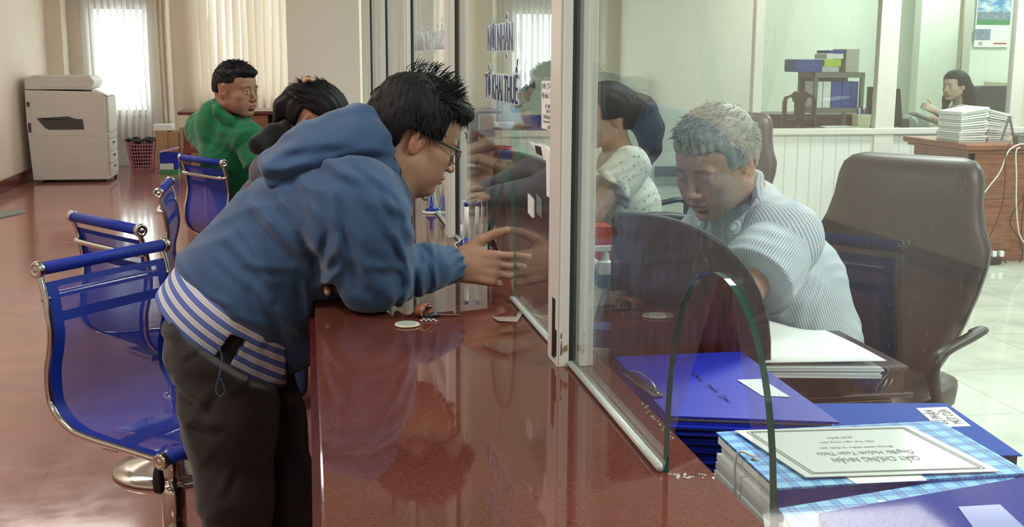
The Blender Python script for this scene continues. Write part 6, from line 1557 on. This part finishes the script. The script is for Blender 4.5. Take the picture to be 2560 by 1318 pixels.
# -------- man in green polo
O = J(590, 226, 5.95); yaw = math.radians(-36); nk = J(548, 296, 6.05)
shr, shl = J(618, 345, 5.90), J(510, 325, 6.30); pel = V(-.28, 6.16, .50)
elR, wrR = J(658, 448, 5.8), V(.02, 6.0, .85); elL, wrL = V(-.10, 6.5, .88), V(.08, 6.35, .85)
gm, GT, GF = seated('person in a green polo shirt on a blue chair, looking back over the shoulder', O, yaw, math.radians(3), nk, shr, shl, pel,
    [(elR, wrR, (1, .1, 0), (0, 0, 1), 1, (.4, .4, .5, .5, .3)), (elL, wrL, (1, -.2, 0), (0, 0, 1), -1, (.4, .4, .5, .5, .3))], (-.3, 6.15), .0035, 1.10, (.33, .175, .112),
    dict(gaze=(-.25, 0), beard=.25), fat=1.04, legs=[(V(-.28, 6.05, .5), V(-.07, 6.1, .5), V(-.09, 6.1, .1)), (V(-.28, 6.25, .5), V(-.07, 6.4, .5), V(-.09, 6.4, .1))])
hs, HT = hair_sdf(O, GF, 1.10, front=.062, side=.034, nape=-.012, th=.004, top=.018)
hs.el(HT(.058, 0, .086), V(.045, .06, .026) * 1.05, GF, .02)
hr = sdf_obj('hair', hs, O - .18, O + .18, .0035, 'hair_black', gm, disp=lambda P: .002 * np.sin(((P - O) @ GF)[:, 1] * 200) * np.sin(((P - O) @ GF)[:, 0] * 130))
strands(hr, O, GF, 1.10, 500, 'hair_black', 12, (.010, .02), .25, lambda p: p[2] > .06 and not (p[0] > .03 and p[2] < .075), .0014, lambda p: V(.8, 0, .1), base=(.106, .084, .098))
tor = lambda f: nk * (1 - f) + pel * f
garment(gm, 'polo_shirt', [(nk + V(-.015, .01, .01), nk + V(-.02, .02, -.06), .080, .095), (nk + V(-.02, .02, -.03), tor(.4), .088, .165), (tor(.4), tor(.75), .165, .155), (tor(.75), pel, .155, .150), (nk + V(0, 0, -.01), shr, .078, .088), (nk + V(0, 0, .0), shl, .080, .092), (shl, tor(.35), .09, .13), (shr * .8 + shl * .2, tor(.4), .09, .14)], 'polo_green', .0065, disp=gen(1.5, .8))
us = elR - shr; garment(gm, 'sleeve', [(shr, shr * .25 + elR * .75, .075, .070)], 'polo_green', .0065, cuts=[(shr * .32 + elR * .68, us)], disp=gen(.2, .7))
us = elL - shl; garment(gm, 'sleeve', [(shl, shl * .3 + elL * .7, .075, .070)], 'polo_green', .008, cuts=[(shl * .35 + elL * .65, us)])
c = S(); cp = [GT(.02, .06, -.120), GT(-.05, .066, -.085), GT(-.082, .02, -.055), GT(-.082, -.03, -.055), GT(-.045, -.068, -.085), GT(.02, -.060, -.125)]
c.chain(cp, [.018] * 6, .02); c.chain([p + V(0, 0, -.02) for p in cp], [.022] * 6, .02)
sdf_obj('collar', c, O - .25, O + .2, .005, 'polo_green', gm)
garment(gm, 'trousers', [(pel + V(0, 0, .03), pel + V(.05, .02, .02), .13, .12), (V(-.28, 6.05, .53), V(-.08, 6.1, .5), .08, .065), (V(-.08, 6.1, .5), V(-.09, 6.1, .12), .065, .055), (V(-.28, 6.25, .53), V(-.08, 6.4, .5), .08, .065), (V(-.08, 6.4, .5), V(-.09, 6.4, .12), .065, .055)], 'navy_cloth', .009)
# -------- woman with ponytail and grey hoodie
O = J(793, 300, 4.4); nk = J(742, 375, 4.48); shr, shl = J(680, 435, 4.33), J(725, 415, 4.78); pel = V(-.24, 4.68, .50)
elR, wrR = V(.02, 4.36, .88), V(.22, 4.45, .84); elL, wrL = V(.0, 4.85, .88), V(.20, 4.7, .84)
gw, WT_, WF = seated('person with black tied-up hair in a grey hoodie, behind the blue jacket', O, math.radians(-18), math.radians(30), nk, shr, shl, pel,
    [(elR, wrR, (1, .1, 0), (0, 0, 1), 1, (.4, .4, .5, .5, .3)), (elL, wrL, (1, -.2, 0), (0, 0, 1), -1, (.4, .4, .5, .5, .3))], (-.2, 4.7), .0042, 1.06, (.42, .25, .17), dict(closed=True), female=True,
    legs=[(V(-.2, 4.58, .5), V(-.06, 4.5, .5), V(-.08, 4.45, .1)), (V(-.2, 4.78, .5), V(-.06, 4.8, .5), V(-.10, 4.75, .1))])
hs, HT = hair_sdf(O, WF, 1.06, front=.078, side=.030, nape=-.055, th=.013, top=.016, kind='long')
hs.el(HT(-.006, -.092, -.004), V(.026, .026, .040), WF, .006, 's'); hs.chain([HT(-.085, 0, .050), HT(-.112, 0, .030), HT(-.128, 0, -.02), HT(-.125, 0, -.08)], [.03, .034, .032, .018], .03)
hr = sdf_obj('hair', hs, O - .26, O + .2, .004, 'hair_black', gw, disp=lambda P: .0015 * np.sin(((P - O) @ WF)[:, 1] * 260 + ((P - O) @ WF)[:, 2] * 60))
strands(hr, O, WF, 1.06, 500, 'hair_black', 15, (.02, .03), .02, lambda p: p[2] > .03 and not (p[0] > .03 and p[2] < .075), .0012, lambda p: V(-.9, 0, -.05), base=(.109, .089, .095))
m = M(); cc = Vector(HT(-.086, -.03, .112)); m.tube([cc + Vector((.018 * math.cos(a), .018 * math.sin(a), .006 * math.sin(3 * a))) for a in [2 * math.pi * i / 14 for i in range(15)]], .007, 7); obj('hair_tie', m, 'tie_gold' if 'tie_gold' in MATS else 'curtain_orange', gw, smooth=True)
tor = lambda f: nk * (1 - f) + pel * f
garment(gw, 'hoodie', [(nk + V(-.01, 0, -.04), tor(.45), .08, .14), (tor(.45), pel, .145, .15), (nk + V(0, 0, -.05), shr, .07, .075), (nk + V(0, 0, -.05), shl, .07, .075), (shr, elR, .072, .06), (elR, wrR, .055, .04), (shl, elL, .072, .06), (elL, wrL, .055, .04)], 'hoodie_grey', .007, disp=gen(2.6, .8))
s = S(); s.chain([J(644, 362, 4.30), J(684, 338, 4.36), J(722, 324, 4.42), J(742, 326, 4.5)], [.036, .038, .034, .03], .03); s.chain([J(660, 372, 4.4), J(704, 350, 4.5), J(738, 340, 4.55)], [.03, .036, .03], .03)
sdf_obj('hood', s, J(640, 400, 4.25) - .14, J(740, 300, 4.55) + .14, .006, 'cap_black', gw)
garment(gw, 'jeans', [(pel + V(0, 0, .02), pel + V(.02, 0, .02), .13, .13), (V(-.2, 4.58, .52), V(-.07, 4.5, .5), .075, .062), (V(-.07, 4.5, .5), V(-.08, 4.45, .1), .062, .055), (V(-.2, 4.78, .52), V(-.07, 4.8, .5), .075, .062), (V(-.07, 4.8, .5), V(-.10, 4.75, .1), .062, .055)], 'jeans', .009)
# -------- woman in a floral blouse
O = J(1512, 292, 4.2); nk = J(1548, 385, 4.22); shr, shl = J(1530, 400, 4.42), J(1575, 415, 4.05); pel = V(1.22, 4.22, .54)
elL, wrL = V(1.00, 3.98, .83), V(.80, 3.95, .74); elR, wrR = V(.98, 4.42, .82), V(.80, 4.3, .74)
fw, FT, FF = seated('person in a white floral blouse with long black hair, half hidden by the post', O, math.radians(180 + 12), math.radians(8), nk, shr, shl, pel,
    [(elR, wrR, (-1, 0, -.1), (0, 0, 1), 1, (.4, .4, .5, .5, .3)), (elL, wrL, (-1, 0, -.1), (0, 0, 1), -1, (.4, .4, .5, .5, .3))], (1.2, 4.2), .0042, .97, (.48, .30, .22), dict(), female=True,
    legs=[(V(1.2, 4.32, .5), V(.86, 4.34, .5), V(.9, 4.34, .1)), (V(1.2, 4.12, .5), V(.86, 4.1, .5), V(.9, 4.1, .1))])
hs, HT = hair_sdf(O, FF, .97, front=.066, side=-.005, nape=-.08, th=.015, top=.018, kind='long')
hs.chain([HT(-.09, .0, .04), HT(-.14, .03, .0), HT(-.165, .04, -.07), HT(-.16, .045, -.15), HT(-.15, .045, -.20)], [.05, .058, .052, .036, .012], .03)
hr = sdf_obj('hair', hs, O - .3, O + .25, .004, 'hair_black', fw, disp=lambda P: .0009 * np.sin(((P - O) @ FF)[:, 1] * 330 + ((P - O) @ FF)[:, 0] * 60))
m = M(); m.lathe(Vector(HT(-.10, .055, .055)), [(.001, -.012), (.010, -.008), (.010, .008), (.001, .012)], 10); obj('hair_clip', m, 'white_plastic', fw)
tor = lambda f: nk * (1 - f) + pel * f
garment(fw, 'blouse', [(nk + V(.0, 0, -.05), tor(.4), .075, .125), (tor(.4), pel, .13, .16), (nk + V(0, 0, -.05), shr, .06, .065), (nk + V(0, 0, -.05), shl, .06, .07)], 'floral', .006, disp=gen(.9, 1))
us = elL - shl; us /= np.linalg.norm(us)
garment(fw, 'sleeve', [(shl, shl * .5 + elL * .5, .075, .085)], 'floral', .005, cuts=[(shl * .45 + elL * .55, us)], disp=lambda P: gen(.4)(P) + gather(P, shl, us, .08, .16, .010, 6))
us = elR - shr; garment(fw, 'sleeve', [(shr, shr * .5 + elR * .5, .07, .08)], 'floral', .007, cuts=[(shr * .45 + elR * .55, us)])
garment(fw, 'trousers', [(pel + V(0, 0, -.04), pel + V(-.06, 0, -.04), .14, .13), (V(1.2, 4.32, .5), V(.86, 4.34, .5), .08, .06), (V(.86, 4.34, .5), V(.9, 4.34, .1), .06, .05), (V(1.2, 4.12, .5), V(.86, 4.1, .5), .08, .06), (V(.86, 4.1, .5), V(.9, 4.1, .1), .06, .05)], 'navy_cloth', .009)
# her chair: black arm and seat
t = thing('office_chair', 'black armrest chair of the woman in the floral blouse', 'office chair', (1.3, 4.22, 0))
m = M(); m.box((1.26, 4.22, .38), (.46, .46, .07)); obj('seat', m, 'dark_leather', t, bevel=.02)
m = M(); m.tube(spline([(1.42, 3.95, .40), (1.42, 3.93, .60), (1.41, 3.93, .74), (1.36, 3.93, .80), (1.25, 3.93, .82), (1.10, 3.93, .815)], 5), .02, 8, flat=(1.2, .8)); obj('armrest', m, 'black_plastic', t, smooth=True)
m = M(); m.tube([(1.30, 4.0, .735), (1.55, 4.05, .735)], .018, 8); m.box((1.5, 4.22, .70), (.05, .36, .30)); obj('backrest', m, 'dark_leather', t, bevel=.01)
m = M(); m.lathe((1.3, 4.22, 0), [(.25, 0), (.25, .02), (.03, .06), (.03, .36)], 20); obj('pedestal', m, 'black_plastic', t)
# -------- woman at the back
O = J(2386, 214, 9.35); nk = J(2402, 262, 9.42); shr, shl = J(2382, 280, 9.62), J(2425, 282, 9.25); pel = J(2420, 345, 9.5)
elL, wrL = J(2385, 312, 9.12), J(2335, 276, 9.05); elR, wrR = J(2350, 305, 9.6), J(2320, 296, 9.4)
bw, BT, BF = seated('person with long black hair and white collar sitting at the back desk', O, math.radians(180 + 22), math.radians(6), nk, shr, shl, pel,
    [(elR, wrR, (-1, 0, 0), (0, 0, 1), 1, (.4, .4, .5, .5, .3)), (elL, wrL, (-.75, .1, .35), (.1, -.9, .3), 1, (.7, .8, .8, .8, .4))], (5.9, 9.45), .006, 1.05, (.55, .38, .31), dict(lip=(.45, .13, .12)), female=True,
    legs=[(V(pel[0], 9.4, .5), V(pel[0] - .35, 9.45, .5), V(pel[0] - .33, 9.45, .1)), (V(pel[0], 9.6, .5), V(pel[0] - .35, 9.62, .5), V(pel[0] - .33, 9.62, .1))])
hs, HT = hair_sdf(O, BF, 1.05, front=.064, side=-.0, nape=-.1, th=.014, top=.014, kind='long')
hs.chain([HT(-.07, .03, .03), HT(-.10, .045, -.06), HT(-.12, .05, -.16), HT(-.17, .06, -.25)], [.06, .065, .055, .03], .04)
hs.chain([HT(-.01, -.07, -.02), HT(.0, -.075, -.12), HT(.03, -.08, -.22)], [.03, .035, .02], .03)
sdf_obj('hair', hs, O - .36, O + .3, .006, 'hair_black', bw)
tor = lambda f: nk * (1 - f) + pel * f
garment(bw, 'top', [(nk + V(0, 0, -.05), tor(.5), .075, .12), (tor(.5), pel, .12, .13)], 'white_cloth', .009)
garment(bw, 'sleeve', [(shl, shl * .4 + elL * .6, .068, .062)], 'navy_cloth', .009); garment(bw, 'sleeve', [(shr, shr * .4 + elR * .6, .068, .062)], 'navy_cloth', .009)
garment(bw, 'collar', [(nk + V(-.02, -.03, -.045), shl + V(-.02, 0, .02), .055, .045), (nk + V(-.02, .03, -.045), shr + V(-.02, 0, .02), .055, .045), (nk + V(-.05, 0, -.06), nk + V(-.07, 0, -.16), .06, .07)], 'white_cloth', .008)
# -------- person in a pale blue shirt, bending at the low counter
O = J(1300, 222, 8.85); nk = J(1272, 262, 8.9); shr, shl = J(1262, 285, 9.1), J(1245, 288, 8.72); pel = J(1225, 345, 8.95)
elL, wrL = J(1272, 325, 8.66), J(1300, 318, 8.62); elR, wrR = J(1290, 322, 9.1), J(1310, 318, 8.95)
pb, PT, PF = seated('person in a pale blue shirt bending over papers, seen through NƠI NHẬN pane', O, math.radians(-8), math.radians(35), nk, shr, shl, pel,
    [(elL, wrL, (1, 0, 0), (0, 0, 1), 1, (.4, .4, .5, .5, .3)), (elR, wrR, (1, 0, 0), (0, 0, 1), -1, (.4, .4, .5, .5, .3))], (pel[0], 8.9), .007, 1.0, SKIN, dict(closed=True), hands=True,
    legs=[(V(pel[0], 8.85, .5), V(pel[0] + .1, 8.85, .5), V(pel[0] + .05, 8.85, .1)), (V(pel[0], 9.1, .5), V(pel[0] + .1, 9.1, .5), V(pel[0] + .05, 9.1, .1))])
hs, HT = hair_sdf(O, PF, 1.0); sdf_obj('hair', hs, O - .2, O + .2, .006, 'hair_black', pb)
garment(pb, 'shirt', [(nk + V(-.02, 0, -.04), nk * .5 + pel * .5, .09, .17), (nk * .5 + pel * .5, pel, .17, .18), (shl, elL, .085, .06), (shr, elR, .085, .06), (shl, shr, .09, .09)], 'blue_shirt', .009, disp=gen(1.1, 1))
garment(pb, 'trousers', [(pel + V(0, 0, -.08), V(pel[0] + .05, 8.97, .3), .16, .13), (V(pel[0] + .05, 8.97, .3), V(pel[0] + .05, 8.97, .06), .13, .12)], 'navy_cloth', .012)
# ------------------------------------------------------------------ ceiling lamps
for i, (x, y) in enumerate([(-1.5, 2.2), (-2.25, 6.2), (-2.25, 10.2), (-1.5, -1.6)]):
    ceiling_light('ceiling_light', x, y, ZC, 1.2, .6, LP_HALL, (1, .93, .86), 'recessed panel light over the public hall', 'panel lights over the hall')
for i, (x, y) in enumerate([(2.4, 1.0), (2.4, 4.4), (5.6, 4.6), (5.0, 7.4), (7.3, 9.6), (4.6, -1.5), (6.6, 11.6)]):  # unseen lamps; the last one is added to brighten the back office
    ceiling_light('ceiling_light', x, y, ZC, 1.2, .6, LP_STAFF * (.75 if y > 9 else 1), (.97, 1, .97), 'unseen panel light over the staff area', 'panel lights over the staff area')
